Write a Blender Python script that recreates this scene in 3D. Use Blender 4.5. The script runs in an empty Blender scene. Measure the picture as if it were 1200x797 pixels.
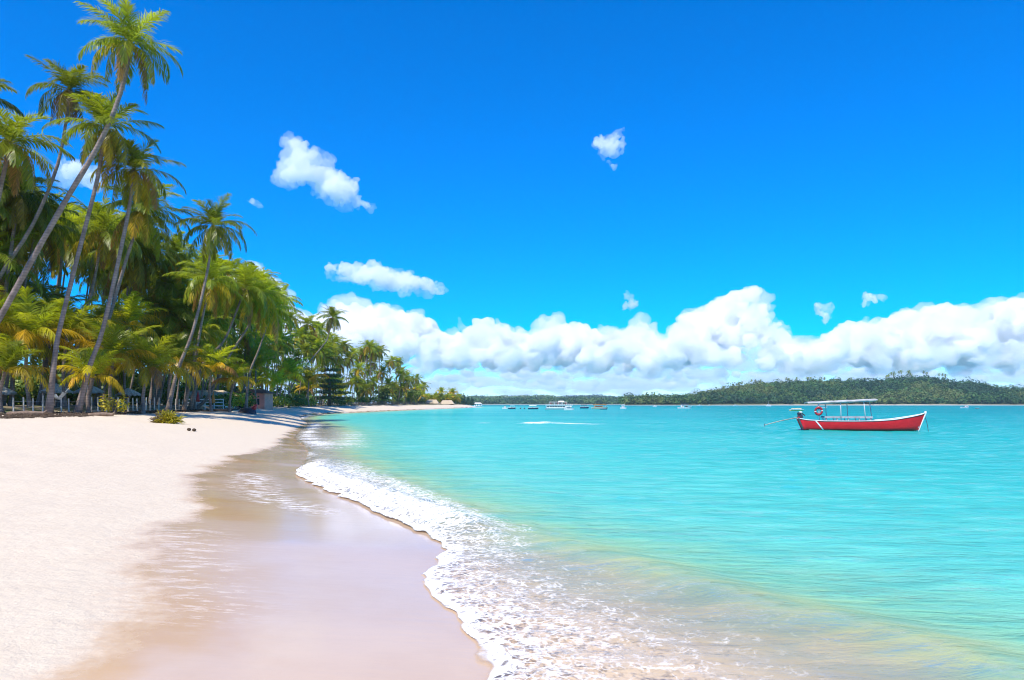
import bpy, math, random
import numpy as np
from mathutils import Vector

SC = bpy.context.scene
COL = SC.collection
R = math.radians
random.seed(11)
RNG = np.random.default_rng(11)

# ------------------------------------------------------------------ camera, light, exposure
CAM_H, FPX, HOR = 2.2, 820.0, 473.0
cam_d = bpy.data.cameras.new('camera')
cam_d.sensor_width = 36.0
cam_d.lens = 36.0 * FPX / 1200.0
cam_d.shift_y = (HOR - 398.5) / 1200.0
cam_d.clip_start, cam_d.clip_end = 0.1, 90000.0
cam = bpy.data.objects.new('camera', cam_d)
COL.objects.link(cam)
cam.location = (0, 0, CAM_H)
cam.rotation_euler = (R(90), 0, 0)
SC.camera = cam

SUN_DIR = Vector((-0.24, -0.50, 0.83)).normalized()      # towards the sun
SUN_EL = math.asin(SUN_DIR.z)
SUN_AZ = math.atan2(SUN_DIR.x, SUN_DIR.y)               # clockwise from +Y
world = bpy.data.worlds.new('World')
SC.world = world
world.use_nodes = True
wn, wl = world.node_tree.nodes, world.node_tree.links
for n in list(wn):
    wn.remove(n)
sky = wn.new('ShaderNodeTexSky')
sky.sky_type = 'NISHITA'
sky.sun_disc = False
sky.sun_elevation = SUN_EL
sky.sun_rotation = SUN_AZ
sky.altitude = 0
sky.air_density = 1.0
sky.dust_density = 0.0
sky.ozone_density = 3.0
hs = wn.new('ShaderNodeHueSaturation')
hs.inputs['Saturation'].default_value = 1.46
hs.inputs['Value'].default_value = 1.0
bg = wn.new('ShaderNodeBackground')
bg.inputs['Strength'].default_value = 0.15
wo = wn.new('ShaderNodeOutputWorld')
tn = wn.new('ShaderNodeMix'); tn.data_type = 'RGBA'; tn.blend_type = 'MULTIPLY'
tn.inputs['Factor'].default_value = 1.0
tn.inputs['B'].default_value = (0.64, 0.87, 1.27, 1)
wl.new(sky.outputs[0], tn.inputs['A'])
wl.new(tn.outputs['Result'], hs.inputs['Color'])
wl.new(hs.outputs[0], bg.inputs['Color'])
wl.new(bg.outputs[0], wo.inputs['Surface'])

sun_d = bpy.data.lights.new('sun', 'SUN')
sun_d.energy = 5.0
sun_d.angle = R(0.5)
sun_d.color = (1.0, 0.925, 0.80)
sun = bpy.data.objects.new('sun', sun_d)
COL.objects.link(sun)
sun.rotation_euler = SUN_DIR.to_track_quat('Z', 'Y').to_euler()

SC.view_settings.view_transform = 'Standard'
SC.view_settings.look = 'None'
SC.view_settings.gamma = 1.0
SC.view_settings.exposure = 0.32
SC.view_settings.use_curve_mapping = False
SC.render.engine = 'CYCLES'
SC.cycles.max_bounces = 24
SC.cycles.volume_bounces = 24
SC.cycles.diffuse_bounces = 4
SC.cycles.transparent_max_bounces = 16
SC.cycles.use_denoising = True
SC.cycles.filter_width = 1.1
SC.cycles.caustics_reflective = False
SC.cycles.caustics_refractive = False


# ------------------------------------------------------------------ helpers
def at(px, py, Y):
    """photo pixel at distance Y -> world point"""
    return Vector(((px - 600.0) * Y / FPX, Y, CAM_H - (py - HOR) * Y / FPX))


def tag(o, label=None, cat=None, group=None, kind=None):
    if label: o['label'] = label
    if cat: o['category'] = cat
    if group: o['group'] = group
    if kind: o['kind'] = kind
    return o


def empty(name, loc, rz=0.0):
    o = bpy.data.objects.new(name, None)
    o.empty_display_size = 0.3
    o.location = loc
    o.rotation_euler = (0, 0, rz)
    COL.objects.link(o)
    return o


def link_mesh(name, me, mats=(), parent=None):
    o = bpy.data.objects.new(name, me)
    for m in mats:
        if m.name not in [x.name for x in me.materials if x]:
            me.materials.append(m)
    COL.objects.link(o)
    if parent: o.parent = parent
    return o


def np_mesh(name, V, F, smooth=True, tint=None, attrs=None, mat_idx=None):
    """V (n,3); F list of (m,k) int arrays"""
    me = bpy.data.meshes.new(name)
    V = np.ascontiguousarray(V, dtype=np.float32)
    me.vertices.add(len(V))
    me.vertices.foreach_set('co', V.ravel())
    if isinstance(F, np.ndarray): F = [F]
    F = [f for f in F if len(f)]
    loops = np.concatenate([f.ravel() for f in F]).astype(np.int32)
    tot = np.concatenate([np.full(len(f), f.shape[1], dtype=np.int32) for f in F])
    start = np.concatenate([[0], np.cumsum(tot)[:-1]]).astype(np.int32)
    me.loops.add(len(loops))
    me.loops.foreach_set('vertex_index', loops)
    me.polygons.add(len(tot))
    me.polygons.foreach_set('loop_start', start)
    me.polygons.foreach_set('loop_total', tot)
    me.polygons.foreach_set('use_smooth', np.full(len(tot), smooth, dtype=bool))
    if mat_idx is not None:
        me.polygons.foreach_set('material_index', np.asarray(mat_idx, dtype=np.int32))
    if tint is not None:
        a = me.color_attributes.new('tint', 'FLOAT_COLOR', 'POINT')
        c = np.ones((len(V), 4), dtype=np.float32); c[:, :3] = tint
        a.data.foreach_set('color', c.ravel())
    for k, v in (attrs or {}).items():
        a = me.attributes.new(k, 'FLOAT', 'POINT')
        a.data.foreach_set('value', np.ascontiguousarray(v, dtype=np.float32))
    me.update(calc_edges=True)
    return me


class MB:
    """collects simple shapes into one mesh"""
    def __init__(self):
        self.v, self.f, self.m = [], [], []

    def add(self, vs, fs, mi=0):
        b = len(self.v)
        self.v += [tuple(p) for p in vs]
        self.f += [tuple(i + b for i in q) for q in fs]
        self.m += [mi] * len(fs)
        return self

    def box(self, c, s, mi=0, rot=0.0, taper=1.0):
        x, y, z = s[0] / 2, s[1] / 2, s[2] / 2
        ca, sa = math.cos(rot), math.sin(rot)
        vs = []
        for dz, k in ((-z, 1.0), (z, taper)):
            for dx, dy in ((-x, -y), (x, -y), (x, y), (-x, y)):
                dx, dy = dx * k, dy * k
                vs.append((c[0] + dx * ca - dy * sa, c[1] + dx * sa + dy * ca, c[2] + dz))
        return self.add(vs, [(3, 2, 1, 0), (4, 5, 6, 7), (0, 1, 5, 4), (1, 2, 6, 5), (2, 3, 7, 6), (3, 0, 4, 7)], mi)

    def tube(self, pts, rad, n=8, mi=0, cap=True):
        pts = [Vector(p) for p in pts]
        if not hasattr(rad, '__len__'): rad = [rad] * len(pts)
        vs, fs = [], []
        ref = Vector((0.3, 1, 0.2)).normalized()
        for i, p in enumerate(pts):
            t = (pts[min(i + 1, len(pts) - 1)] - pts[max(i - 1, 0)]).normalized()
            a = t.cross(ref)
            if a.length < 1e-3: a = t.cross(Vector((1, 0, 0)))
            a.normalize(); b = t.cross(a)
            for k in range(n):
                th = 2 * math.pi * k / n
                vs.append(p + (a * math.cos(th) + b * math.sin(th)) * rad[i])
        for i in range(len(pts) - 1):
            for k in range(n):
                fs.append((i * n + k, i * n + (k + 1) % n, (i + 1) * n + (k + 1) % n, (i + 1) * n + k))
        if cap:
            fs.append(tuple(range(n - 1, -1, -1)))
            fs.append(tuple((len(pts) - 1) * n + k for k in range(n)))
        return self.add(vs, fs, mi)

    def blob(self, c, s, mi=0, nu=10, nv=7, jit=0.0, rnd=None):
        vs, fs = [], []
        for j in range(nv + 1):
            ph = math.pi * j / nv
            for i in range(nu):
                th = 2 * math.pi * i / nu
                k = 1 + (rnd.uniform(-jit, jit) if rnd else 0)
                vs.append((c[0] + s[0] * k * math.sin(ph) * math.cos(th), c[1] + s[1] * k * math.sin(ph) * math.sin(th), c[2] + s[2] * k * math.cos(ph)))
        for j in range(nv):
            for i in range(nu):
                fs.append((j * nu + i, (j + 1) * nu + i, (j + 1) * nu + (i + 1) % nu, j * nu + (i + 1) % nu))
        return self.add(vs, fs, mi)

    def build(self, name, mats, parent=None, smooth=False):
        me = bpy.data.meshes.new(name)
        me.from_pydata([tuple(p) for p in self.v], [], self.f)
        if not isinstance(mats, (list, tuple)): mats = [mats]
        for m in mats: me.materials.append(m)
        me.polygons.foreach_set('material_index', self.m)
        me.polygons.foreach_set('use_smooth', [smooth] * len(self.f))
        me.update()
        return link_mesh(name, me, (), parent)


def _hash(ix, iy, iz, seed):
    h = (ix.astype(np.int64) * 374761393 + iy.astype(np.int64) * 668265263 + iz.astype(np.int64) * 2147483647 + seed * 974711) & 0xFFFFFFFF
    h = ((h ^ (h >> 13)) * 1274126177) & 0xFFFFFFFF
    h = h ^ (h >> 16)
    return (h & 0xFFFF) / 32767.5 - 1.0


def vnoise(P, seed=0):
    """smooth value noise in [-1,1], P (n,3)"""
    I = np.floor(P).astype(np.int64)
    f = P - I
    u = f * f * f * (f * (f * 6 - 15) + 10)
    out = 0
    for dx in (0, 1):
        wx = u[:, 0] if dx else 1 - u[:, 0]
        for dy in (0, 1):
            wy = u[:, 1] if dy else 1 - u[:, 1]
            for dz in (0, 1):
                wz = u[:, 2] if dz else 1 - u[:, 2]
                out = out + wx * wy * wz * _hash(I[:, 0] + dx, I[:, 1] + dy, I[:, 2] + dz, seed)
    return out


def fbm(P, octv=4, seed=0, billow=False, gain=0.5):
    a, s, tot, Q = 1.0, 0.0, 0.0, np.array(P, dtype=float)
    for o in range(octv):
        n = vnoise(Q, seed + o)
        s = s + a * ((1 - 2 * np.abs(n)) if billow else n)
        tot += a
        a *= gain
        Q = Q * 2.03 + 17.3
    return s / tot


def poly_dist(X, Y, pts):
    """unsigned distance to polyline and sign (+ on the left of travel)"""
    best = np.full(X.shape, 1e12); sg = np.ones(X.shape)
    for (ax, ay), (bx, by) in zip(pts[:-1], pts[1:]):
        dx, dy = bx - ax, by - ay
        L2 = dx * dx + dy * dy + 1e-12
        t = np.clip(((X - ax) * dx + (Y - ay) * dy) / L2, 0, 1)
        ex, ey = X - (ax + t * dx), Y - (ay + t * dy)
        d = ex * ex + ey * ey
        c = dx * (Y - ay) - dy * (X - ax)
        m = d < best - 1e-9
        best = np.where(m, d, best); sg = np.where(m, np.where(c >= 0, 1.0, -1.0), sg)
    return np.sqrt(best), sg


def sstep(a, b, x):
    t = np.clip((x - a) / (b - a), 0, 1)
    return t * t * (3 - 2 * t)


def smooth_poly(pts, it=2):
    """Chaikin corner cutting"""
    for _ in range(it):
        q = [pts[0]]
        for a, b in zip(pts[:-1], pts[1:]):
            q.append((a[0] * .75 + b[0] * .25, a[1] * .75 + b[1] * .25))
            q.append((a[0] * .25 + b[0] * .75, a[1] * .25 + b[1] * .75))
        q.append(pts[-1]); pts = q
    return pts


# ------------------------------------------------------------------ materials
def new_mat(name):
    m = bpy.data.materials.new(name)
    m.use_nodes = True
    nt = m.node_tree
    for n in list(nt.nodes): nt.nodes.remove(n)
    out = nt.nodes.new('ShaderNodeOutputMaterial')
    return m, nt, out


class NT:
    """tiny node helper"""
    def __init__(self, nt): self.nt = nt
    def n(self, t, **kw):
        x = self.nt.nodes.new(t)
        for k, v in kw.items(): setattr(x, k, v)
        return x
    def l(self, a, b): self.nt.links.new(a, b)
    def set(self, sock, v):
        if hasattr(v, 'is_linked') or hasattr(v, 'links'): self.l(v, sock)
        else: sock.default_value = v
    def math(self, op, a, b=None, c=None, clamp=False):
        x = self.n('ShaderNodeMath', operation=op, use_clamp=clamp)
        for i, v in enumerate((a, b, c)):
            if v is not None: self.set(x.inputs[i], v)
        return x.outputs[0]
    def mix(self, f, a, b, blend='MIX'):
        x = self.n('ShaderNodeMix', data_type='RGBA', blend_type=blend)
        self.set(x.inputs['Factor'], f); self.set(x.inputs['A'], a); self.set(x.inputs['B'], b)
        return x.outputs['Result']
    def noise(self, vec, scale, detail=4, rough=0.55, dist=0.0, out='Fac'):
        x = self.n('ShaderNodeTexNoise')
        if vec is not None: self.l(vec, x.inputs['Vector'])
        x.inputs['Scale'].default_value = scale; x.inputs['Detail'].default_value = detail
        x.inputs['Roughness'].default_value = rough; x.inputs['Distortion'].default_value = dist
        return x.outputs[out]
    def ramp(self, f, stops, interp='LINEAR'):
        x = self.n('ShaderNodeValToRGB')
        x.color_ramp.interpolation = interp
        e = x.color_ramp.elements
        while len(e) < len(stops): e.new(0.5)
        for i, (p, c) in enumerate(stops):
            e[i].position = p; e[i].color = (*c, 1) if len(c) == 3 else c
        self.l(f, x.inputs['Fac'])
        return x.outputs['Color']
    def rng(self, v, a, b, c=0.0, d=1.0, smooth=True):
        x = self.n('ShaderNodeMapRange', interpolation_type='SMOOTHSTEP' if smooth else 'LINEAR')
        self.set(x.inputs['Value'], v)
        x.inputs['From Min'].default_value = a; x.inputs['From Max'].default_value = b
        x.inputs['To Min'].default_value = c; x.inputs['To Max'].default_value = d
        return x.outputs['Result']
    def attr(self, name, out='Fac'):
        x = self.n('ShaderNodeAttribute', attribute_name=name)
        return x.outputs[out]
    def mapping(self, vec, scale=(1, 1, 1), rot=(0, 0, 0)):
        x = self.n('ShaderNodeMapping')
        self.l(vec, x.inputs['Vector'])
        x.inputs['Scale'].default_value = scale; x.inputs['Rotation'].default_value = rot
        return x.outputs[0]
    def bump(self, h, strength, dist, normal=None):
        x = self.n('ShaderNodeBump')
        self.set(x.inputs['Strength'], strength); x.inputs['Distance'].default_value = dist
        self.l(h, x.inputs['Height'])
        if normal is not None: self.l(normal, x.inputs['Normal'])
        return x.outputs[0]
    def principled(self, color, rough=0.6, normal=None, spec=0.5, **kw):
        x = self.n('ShaderNodeBsdfPrincipled')
        self.set(x.inputs['Base Color'], color); self.set(x.inputs['Roughness'], rough)
        x.inputs['Specular IOR Level'].default_value = spec
        if normal is not None: self.l(normal, x.inputs['Normal'])
        for k, v in kw.items(): self.set(x.inputs[k], v)
        return x


def simple_mat(name, col, rough=0.6, var=0.25, scale=3.0, bump=0.0, spec=0.4):
    m, nt, out = new_mat(name)
    h = NT(nt)
    tc = h.n('ShaderNodeTexCoord').outputs['Object']
    nz = h.noise(tc, scale, 5)
    f = h.rng(nz, 0.3, 0.7)
    c = h.mix(f, (*[x * (1 - var) for x in col], 1), (*[min(1, x * (1 + var * .6)) for x in col], 1))
    nrm = h.bump(h.noise(tc, scale * 4, 4), bump, 0.03) if bump else None
    p = h.principled(c, rough, nrm, spec)
    h.l(p.outputs[0], out.inputs['Surface'])
    return m


def mat_leaf(name, trans=0.5, rough=0.36, rand=0.35):
    m, nt, out = new_mat(name)
    h = NT(nt)
    t = h.attr('tint', 'Color')
    oi = h.n('ShaderNodeObjectInfo').outputs['Random']
    k = h.rng(oi, 0, 1, 1 - rand, 1 + rand, smooth=False)
    vm = h.n('ShaderNodeVectorMath', operation='SCALE')
    h.l(t, vm.inputs[0]); h.l(k, vm.inputs['Scale'])
    col = vm.outputs[0]
    p = h.principled(col, rough, None, 0.4)
    tr = h.n('ShaderNodeBsdfTranslucent')
    tc = h.mix(1.0, col, (1.95, 1.85, 0.6, 1), 'MULTIPLY')
    h.l(tc, tr.inputs['Color'])
    mx = h.n('ShaderNodeMixShader'); mx.inputs[0].default_value = trans
    h.l(p.outputs[0], mx.inputs[1]); h.l(tr.outputs[0], mx.inputs[2])
    h.l(mx.outputs[0], out.inputs['Surface'])
    return m


def mat_trunk(name, col):
    m, nt, out = new_mat(name)
    h = NT(nt)
    tc = h.n('ShaderNodeTexCoord').outputs['Object']
    w = h.n('ShaderNodeTexWave', wave_type='BANDS', bands_direction='Z', wave_profile='SAW')
    h.l(tc, w.inputs['Vector']); w.inputs['Scale'].default_value = 1.6
    w.inputs['Distortion'].default_value = 2.5; w.inputs['Detail'].default_value = 2
    nz = h.noise(tc, 1.7, 5)
    a = h.mix(h.rng(nz, 0.3, 0.7), (*[c * .62 for c in col], 1), (*[c * 1.25 for c in col], 1))
    c = h.mix(h.math('MULTIPLY', w.outputs['Fac'], 0.55), a, (*[c * .4 for c in col], 1))
    p = h.principled(c, 0.85, h.bump(w.outputs['Fac'], 0.5, 0.04), 0.2)
    h.l(p.outputs[0], out.inputs['Surface'])
    return m


M = {}
M['leaf'] = mat_leaf('palm_leaf')
M['broad'] = mat_leaf('broad_leaf', 0.25, 0.5, 0.2)
M['forest'] = mat_leaf('forest_leaf', 0.2, 0.7, 0.0)
M['trunk'] = mat_trunk('palm_bark', (0.30, 0.235, 0.20))
M['bark'] = mat_trunk('tree_bark', (0.17, 0.13, 0.10))
M['nut'] = simple_mat('coconut_husk', (0.26, 0.20, 0.05), 0.5, 0.4)
M['white'] = simple_mat('white_paint', (0.78, 0.77, 0.74), 0.4, 0.12, 2.0)
M['red'] = simple_mat('red_paint', (0.66, 0.010, 0.018), 0.35, 0.22, 1.2)
M['redtrim'] = simple_mat('red_vinyl', (0.50, 0.03, 0.03), 0.4, 0.1)
M['cream'] = simple_mat('cream_paint', (0.72, 0.62, 0.40), 0.5, 0.15)
M['grey'] = simple_mat('grey_timber', (0.42, 0.43, 0.44), 0.6, 0.2)
M['dark'] = simple_mat('dark_metal', (0.035, 0.035, 0.045), 0.35, 0.3)
M['steel'] = simple_mat('galvanised_pipe', (0.55, 0.56, 0.58), 0.35, 0.15)
M['wood'] = simple_mat('weathered_wood', (0.19, 0.13, 0.09), 0.8, 0.35, 4, 0.3)
M['thatch'] = simple_mat('dry_thatch', (0.50, 0.40, 0.27), 0.9, 0.4, 8, 0.6)
M['palethatch'] = simple_mat('bleached_thatch', (0.60, 0.55, 0.49), 0.9, 0.35, 8, 0.6)
M['pink'] = simple_mat('salmon_plaster', (0.78, 0.30, 0.22), 0.8, 0.12, 1.0)
M['orange'] = simple_mat('orange_cloth', (0.80, 0.27, 0.06), 0.8, 0.15)
M['green'] = simple_mat('green_plastic', (0.04, 0.34, 0.22), 0.4, 0.15)
M['glass'] = simple_mat('dark_window_glass', (0.03, 0.05, 0.06), 0.1, 0.2)
M['navy'] = simple_mat('navy_paint', (0.02, 0.05, 0.10), 0.35, 0.2)
M['teal'] = simple_mat('pale_teal_paint', (0.25, 0.48, 0.50), 0.4, 0.15)
M['yellow'] = simple_mat('yellow_paint', (0.78, 0.60, 0.18), 0.4, 0.12)
M['brown'] = simple_mat('brown_varnish', (0.40, 0.17, 0.05), 0.45, 0.25)
M['rust'] = simple_mat('roof_tiles', (0.35, 0.12, 0.07), 0.8, 0.3)
M['sunroof'] = simple_mat('faded_canopy', (0.52, 0.51, 0.48), 0.6, 0.3, 1.5)
M['ringred'] = simple_mat('dull_red_vinyl', (0.34, 0.02, 0.03), 0.5, 0.2)
M['postwood'] = simple_mat('limewashed_timber', (0.58, 0.53, 0.44), 0.8, 0.4, 3.0)
M['weed'] = simple_mat('dry_seaweed', (0.07, 0.045, 0.025), 0.9, 0.4, 6)

m, nt, out = new_mat('red_boat_paint')
h = NT(nt)
tc = h.n('ShaderNodeTexCoord').outputs['Object']
sx_ = h.n('ShaderNodeSeparateXYZ'); h.l(tc, sx_.inputs[0])
nz = h.noise(h.mapping(tc, (1.2, 1, 4)), 1.5, 6, 0.65)
c = h.mix(h.rng(nz, .3, .7), (.60, .010, .016, 1), (.72, .016, .022, 1))
st = h.rng(h.math('ADD', sx_.outputs['Z'], h.math('MULTIPLY', nz, .22)), .13, .30, 1, 0)
c = h.mix(h.math('MULTIPLY', st, .75), c, (.10, .045, .025, 1))
c = h.mix(h.rng(h.noise(h.mapping(tc, (2, 2, .6)), 3.0, 6, .7), .64, .72, 0, .5), c, (.33, .02, .02, 1))
h.l(h.principled(c, .42, h.bump(nz, .2, .02), .4).outputs[0], out.inputs['Surface'])
M['red'] = m

# ------------------------------------------------------------------ beach layout (plan view, metres; camera at 0,0 looking +Y)
FRONT = smooth_poly([(1.2, -40), (0.9, -12), (0.25, 0), (-0.02, 4), (-0.19, 5.57), (-0.31, 6.29), (-0.57, 7.16), (-1.02, 8.3), (-1.18, 9.1),
         (-1.06, 9.8), (-0.98, 10.7), (-1.37, 11.56), (-1.98, 12.6), (-3.5, 15.55), (-6.0, 20.0), (-7.2, 22.8),
         (-7.7, 26.5), (-10.4, 35.4), (-13.5, 43), (-17, 56), (-22.5, 78), (-30.5, 100), (-36.0, 120), (-38.6, 139),
         (-38.3, 157), (-36.7, 200), (-31.4, 258), (-24.2, 361), (-17, 420), (-30, 470), (-120, 560), (-600, 800), (-4000, 1400)], 2)
CREST = smooth_poly([(7, -40), (5.2, -8), (4.6, 2), (4.16, 5.69), (3.64, 6.63), (2.85, 7.78), (1.8, 9.25), (0.55, 11.35), (-0.66, 13.56),
         (-2.2, 17.7), (-5.2, 25), (-8.3, 34.7), (-11.6, 51.5), (-19.3, 75), (-30.6, 106), (-37.4, 139),
         (-36.5, 157), (-35, 200), (-29.6, 258), (-22.2, 361), (-15, 420), (-28, 474), (-118, 565), (-600, 806), (-4000, 1410)], 2)
DRY = smooth_poly([(-2.4, -30), (-2.6, 0), (-3.1, 4.2), (-3.4, 5.7), (-4.3, 7.7), (-5.7, 10.4), (-5.5, 12.4), (-6.9, 15.2), (-8.8, 18.3),
       (-9.7, 22.4), (-10.9, 29.7), (-12.3, 37), (-15.4, 47), (-19.2, 62), (-24.6, 84), (-31.8, 105), (-37.2, 122), (-39.6, 140),
       (-39.3, 158), (-37.7, 200), (-32.4, 258), (-25.2, 361), (-19.5, 420), (-32, 468), (-122, 556), (-600, 795), (-4000, 1390)], 2)
TREE = smooth_poly([(-40, -60), (-40, 0), (-37, 30), (-34.5, 50), (-33.5, 66), (-37, 90), (-43.5, 115), (-48.5, 140), (-49, 175), (-46, 215), (-40.5, 270),
        (-33, 360), (-27, 415), (-45, 450), (-125, 545), (-600, 785), (-4000, 1380)], 2)


def ground_z(X, Y, detail=True):
    X = np.atleast_1d(np.asarray(X, float)); Y = np.atleast_1d(np.asarray(Y, float))
    df, sf = poly_dist(X, Y, FRONT)
    s = df * sf                                   # + inland
    dt, st = poly_dist(X, Y, TREE)
    u = np.maximum(-dt * st, 0.0)                 # metres still to go to the tree line
    inland = np.maximum(dt * st, 0.0)
    t = np.clip(s / (np.maximum(s, 0) + u + 1e-6), 0, 1)
    land = 1.5 * (1 - (1 - t) ** 1.8)
    land = land + 0.42 * sstep(0.0, 2.2, inland) + 0.9 * sstep(4, 120, inland)
    sea = np.maximum(-3.5, np.where(s > -6, 0.05 * s, -0.3 + 0.028 * (s + 6)))
    z = np.where(s > 0, land, sea)
    if detail:
        P = np.stack([X, Y, np.zeros_like(X)], 1)
        w = sstep(2.0, 7.0, s)
        z = z + w * (0.035 * vnoise(P * 0.45, 3) + 0.022 * vnoise(P * 1.3, 4))
        z = z + sstep(-1.5, 1.0, dt * st) * (0.14 * vnoise(P * 0.8, 5) + 0.08 * vnoise(P * 2.1, 6))
    return z


def gz(x, y): return float(ground_z([x], [y], False)[0])


def polar_grid(r0, r1, nr, a0, a1, na):
    r = np.geomspace(r0, r1, nr)
    a = np.radians(np.linspace(a0, a1, na))
    rr, aa = np.meshgrid(r, a, indexing='ij')
    X, Y = (rr * np.sin(aa)).ravel(), (rr * np.cos(aa)).ravel()
    idx = np.arange(nr * na).reshape(nr, na)
    F = np.stack([idx[:-1, :-1].ravel(), idx[:-1, 1:].ravel(), idx[1:, 1:].ravel(), idx[1:, :-1].ravel()], 1)
    return X, Y, F


# ---- sand and seabed: one sheet
X, Y, F = polar_grid(0.6, 40000, 520, -100, 100, 640)
Z = ground_z(X, Y)
df, sf = poly_dist(X, Y, FRONT); s = df * sf
dd, sd = poly_dist(X, Y, DRY); dry = dd * sd
dt, st = poly_dist(X, Y, TREE); inl = dt * st
STREAK = smooth_poly([(-7.6, 20.5), (-6.6, 18.0), (-5.8, 15.8), (-3.9, 13.8)], 2)
ds, _ = poly_dist(X, Y, STREAK)
STREAK2 = smooth_poly([(-4.9, 10.6), (-3.6, 8.0), (-3.0, 6.9)], 2)
ds2, _ = poly_dist(X, Y, STREAK2)
residue = np.maximum(np.exp(-(ds / 0.5) ** 2), 0.35 * np.exp(-(ds2 / 0.5) ** 2)) * (s > 0.1)
sand_me = np_mesh('sand', np.stack([X, Y, Z], 1), F, True, None, {'shore': s, 'dry': dry, 'inland': inl, 'residue': residue})

m, nt, out = new_mat('beach_sand')
h = NT(nt)
pos = h.n('ShaderNodeNewGeometry').outputs['Position']
dryA, shoreA, inA = h.attr('dry'), h.attr('shore'), h.attr('inland')
n1 = h.noise(pos, 0.35, 5, 0.6); n2 = h.noise(pos, 2.2, 5, 0.6); n3 = h.noise(pos, 60, 3, 0.6)
grain = h.noise(pos, 320, 2, 0.6)
e = h.math('ADD', dryA, h.math('MULTIPLY', h.math('SUBTRACT', n1, 0.5), 2.2))
e = h.math('ADD', e, h.math('MULTIPLY', h.math('SUBTRACT', n2, 0.5), 0.5))
wet = h.rng(h.math('ADD', e, h.math('MULTIPLY', h.math('SUBTRACT', h.noise(pos, 9, 4, .6), .5), .5)), -0.40, 0.38, 1.0, 0.0)
drycol = h.mix(n2, (0.61, 0.50, 0.365, 1), (0.70, 0.595, 0.445, 1))
drycol = h.mix(h.math('MULTIPLY', h.rng(n3, 0.45, 0.75), 0.3), drycol, (0.52, 0.42, 0.32, 1))
wetcol = h.mix(h.rng(n1, 0.35, 0.65), (0.62, 0.455, 0.315, 1), (0.56, 0.40, 0.275, 1))
wetcol = h.mix(h.rng(shoreA, -0.6, 0.0, 1.0, 0.0), wetcol, (0.72, 0.60, 0.495, 1))
# ochre fine weed stranded along the upper edge of the swash
och = h.math('MULTIPLY', h.rng(e, -2.2, -0.5, 0, 1), h.rng(e, -0.1, 0.25, 1, 0))
och = h.math('MULTIPLY', och, h.rng(h.noise(h.mapping(pos, (0.25, 0.45, 1)), 1.0, 4, 0.6), 0.44, 0.60))
wetcol = h.mix(h.math('MULTIPLY', och, 0.45), wetcol, (0.54, 0.30, 0.09, 1))
col = h.mix(wet, drycol, wetcol)
# earth and litter under the palms
earth = h.mix(n2, (0.16, 0.10, 0.07, 1), (0.34, 0.25, 0.17, 1))
g = h.mix(h.rng(n2, 0.4, 0.6), earth, (0.10, 0.13, 0.04, 1))
ef = h.rng(h.math('ADD', inA, h.math('MULTIPLY', h.math('SUBTRACT', n2, 0.5), 3.0)), -0.6, 1.2)
col = h.mix(ef, col, g)
# foam left behind on the wet sand
fr = h.math('MULTIPLY', h.attr('residue'), h.rng(h.noise(h.mapping(pos, (1.3, 5, 1), (0, 0, R(-35))), 2.0, 6, 0.7), 0.50, 0.60))
fr = h.math('MULTIPLY', fr, 0.9)
col = h.mix(fr, col, (0.88, 0.86, 0.82, 1))
rough = h.mix(wet, (0.9, 0.9, 0.9, 1), h.mix(h.rng(n1, .4, .62), (0.07, 0.07, 0.07, 1), (0.20, 0.20, 0.20, 1)))
rough = h.mix(fr, rough, (0.8, 0.8, 0.8, 1))
bmp = h.bump(grain, h.rng(wet, 0, 1, 0.35, 0.03), 0.01)
bmp = h.bump(h.noise(pos, 5, 5, 0.65), h.rng(wet, 0, 1, 0.6, 0.0), 0.06, bmp)
bmp = h.bump(h.noise(h.mapping(pos, (0.7, 4, 1), (0, 0, R(-20))), 1.6, 5, 0.6), h.rng(wet, 0, 1, 0.0, 0.12), 0.02, bmp)
p = h.principled(col, rough, bmp, 0.34)
h.l(p.outputs[0], out.inputs['Surface'])
M['sand'] = m
sand = link_mesh('sand', sand_me, [m])
tag(sand, 'pale dry beach sand running down to smooth wet sand at the waterline', kind='structure')

# ---- water: one sheet to the horizon
X, Y, F = polar_grid(0.6, 40000, 900, -80, 80, 640)
df, sf = poly_dist(X, Y, FRONT); s = df * sf
P = np.stack([X, Y, np.zeros_like(X)], 1)
edge = s + 0.10 * vnoise(P * np.array([2.2, 2.2, 1]), 21) + 0.05 * vnoise(P * 6.0, 22)
f = -edge                                                   # metres seaward of the swash front
dc, scx = poly_dist(X, Y, CREST); v = -dc * scx              # + seaward of the crest
near = sstep(22, 12, Y)
wob = vnoise(P * 0.9, 31)
Z = np.full(X.shape, 0.012)
Z += 0.035 * sstep(0, 0.16, f) * (1 + 0.4 * vnoise(P * 4, 41)) * sstep(6, 0.5, f)
Z += near * 0.11 * np.exp(-((v + 0.25 + 0.15 * wob) / 0.55) ** 2) * sstep(0.5, 3.0, f)
bank2 = sstep(10.5, 12.5, Y) * sstep(30, 22, Y)              # the breaking stretch further along
mid = f / (f + np.maximum(v, 0) * 0 + np.where(v < 0, dc, 0) + 1e-3)  # 0 at front .. 1 at crest
Z += bank2 * 0.20 * np.exp(-((f - 0.75) / 0.5) ** 2)
Z += bank2 * 0.03 * vnoise(P * 3.2, 43) * sstep(0, .5, f) * sstep(1, 0, v)
deep = sstep(0.0, 4.0, v)
swell = 0.5 * fbm(P * np.array([0.30, 0.75, 1]), 3, 51) + 0.35 * vnoise(P * np.array([1.1, 2.6, 1]), 55)
Z += swell * (0.05 + 0.04 * sstep(4, 30, v)) * (0.25 + 0.75 * deep) * sstep(0.3, 1.5, f)
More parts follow.
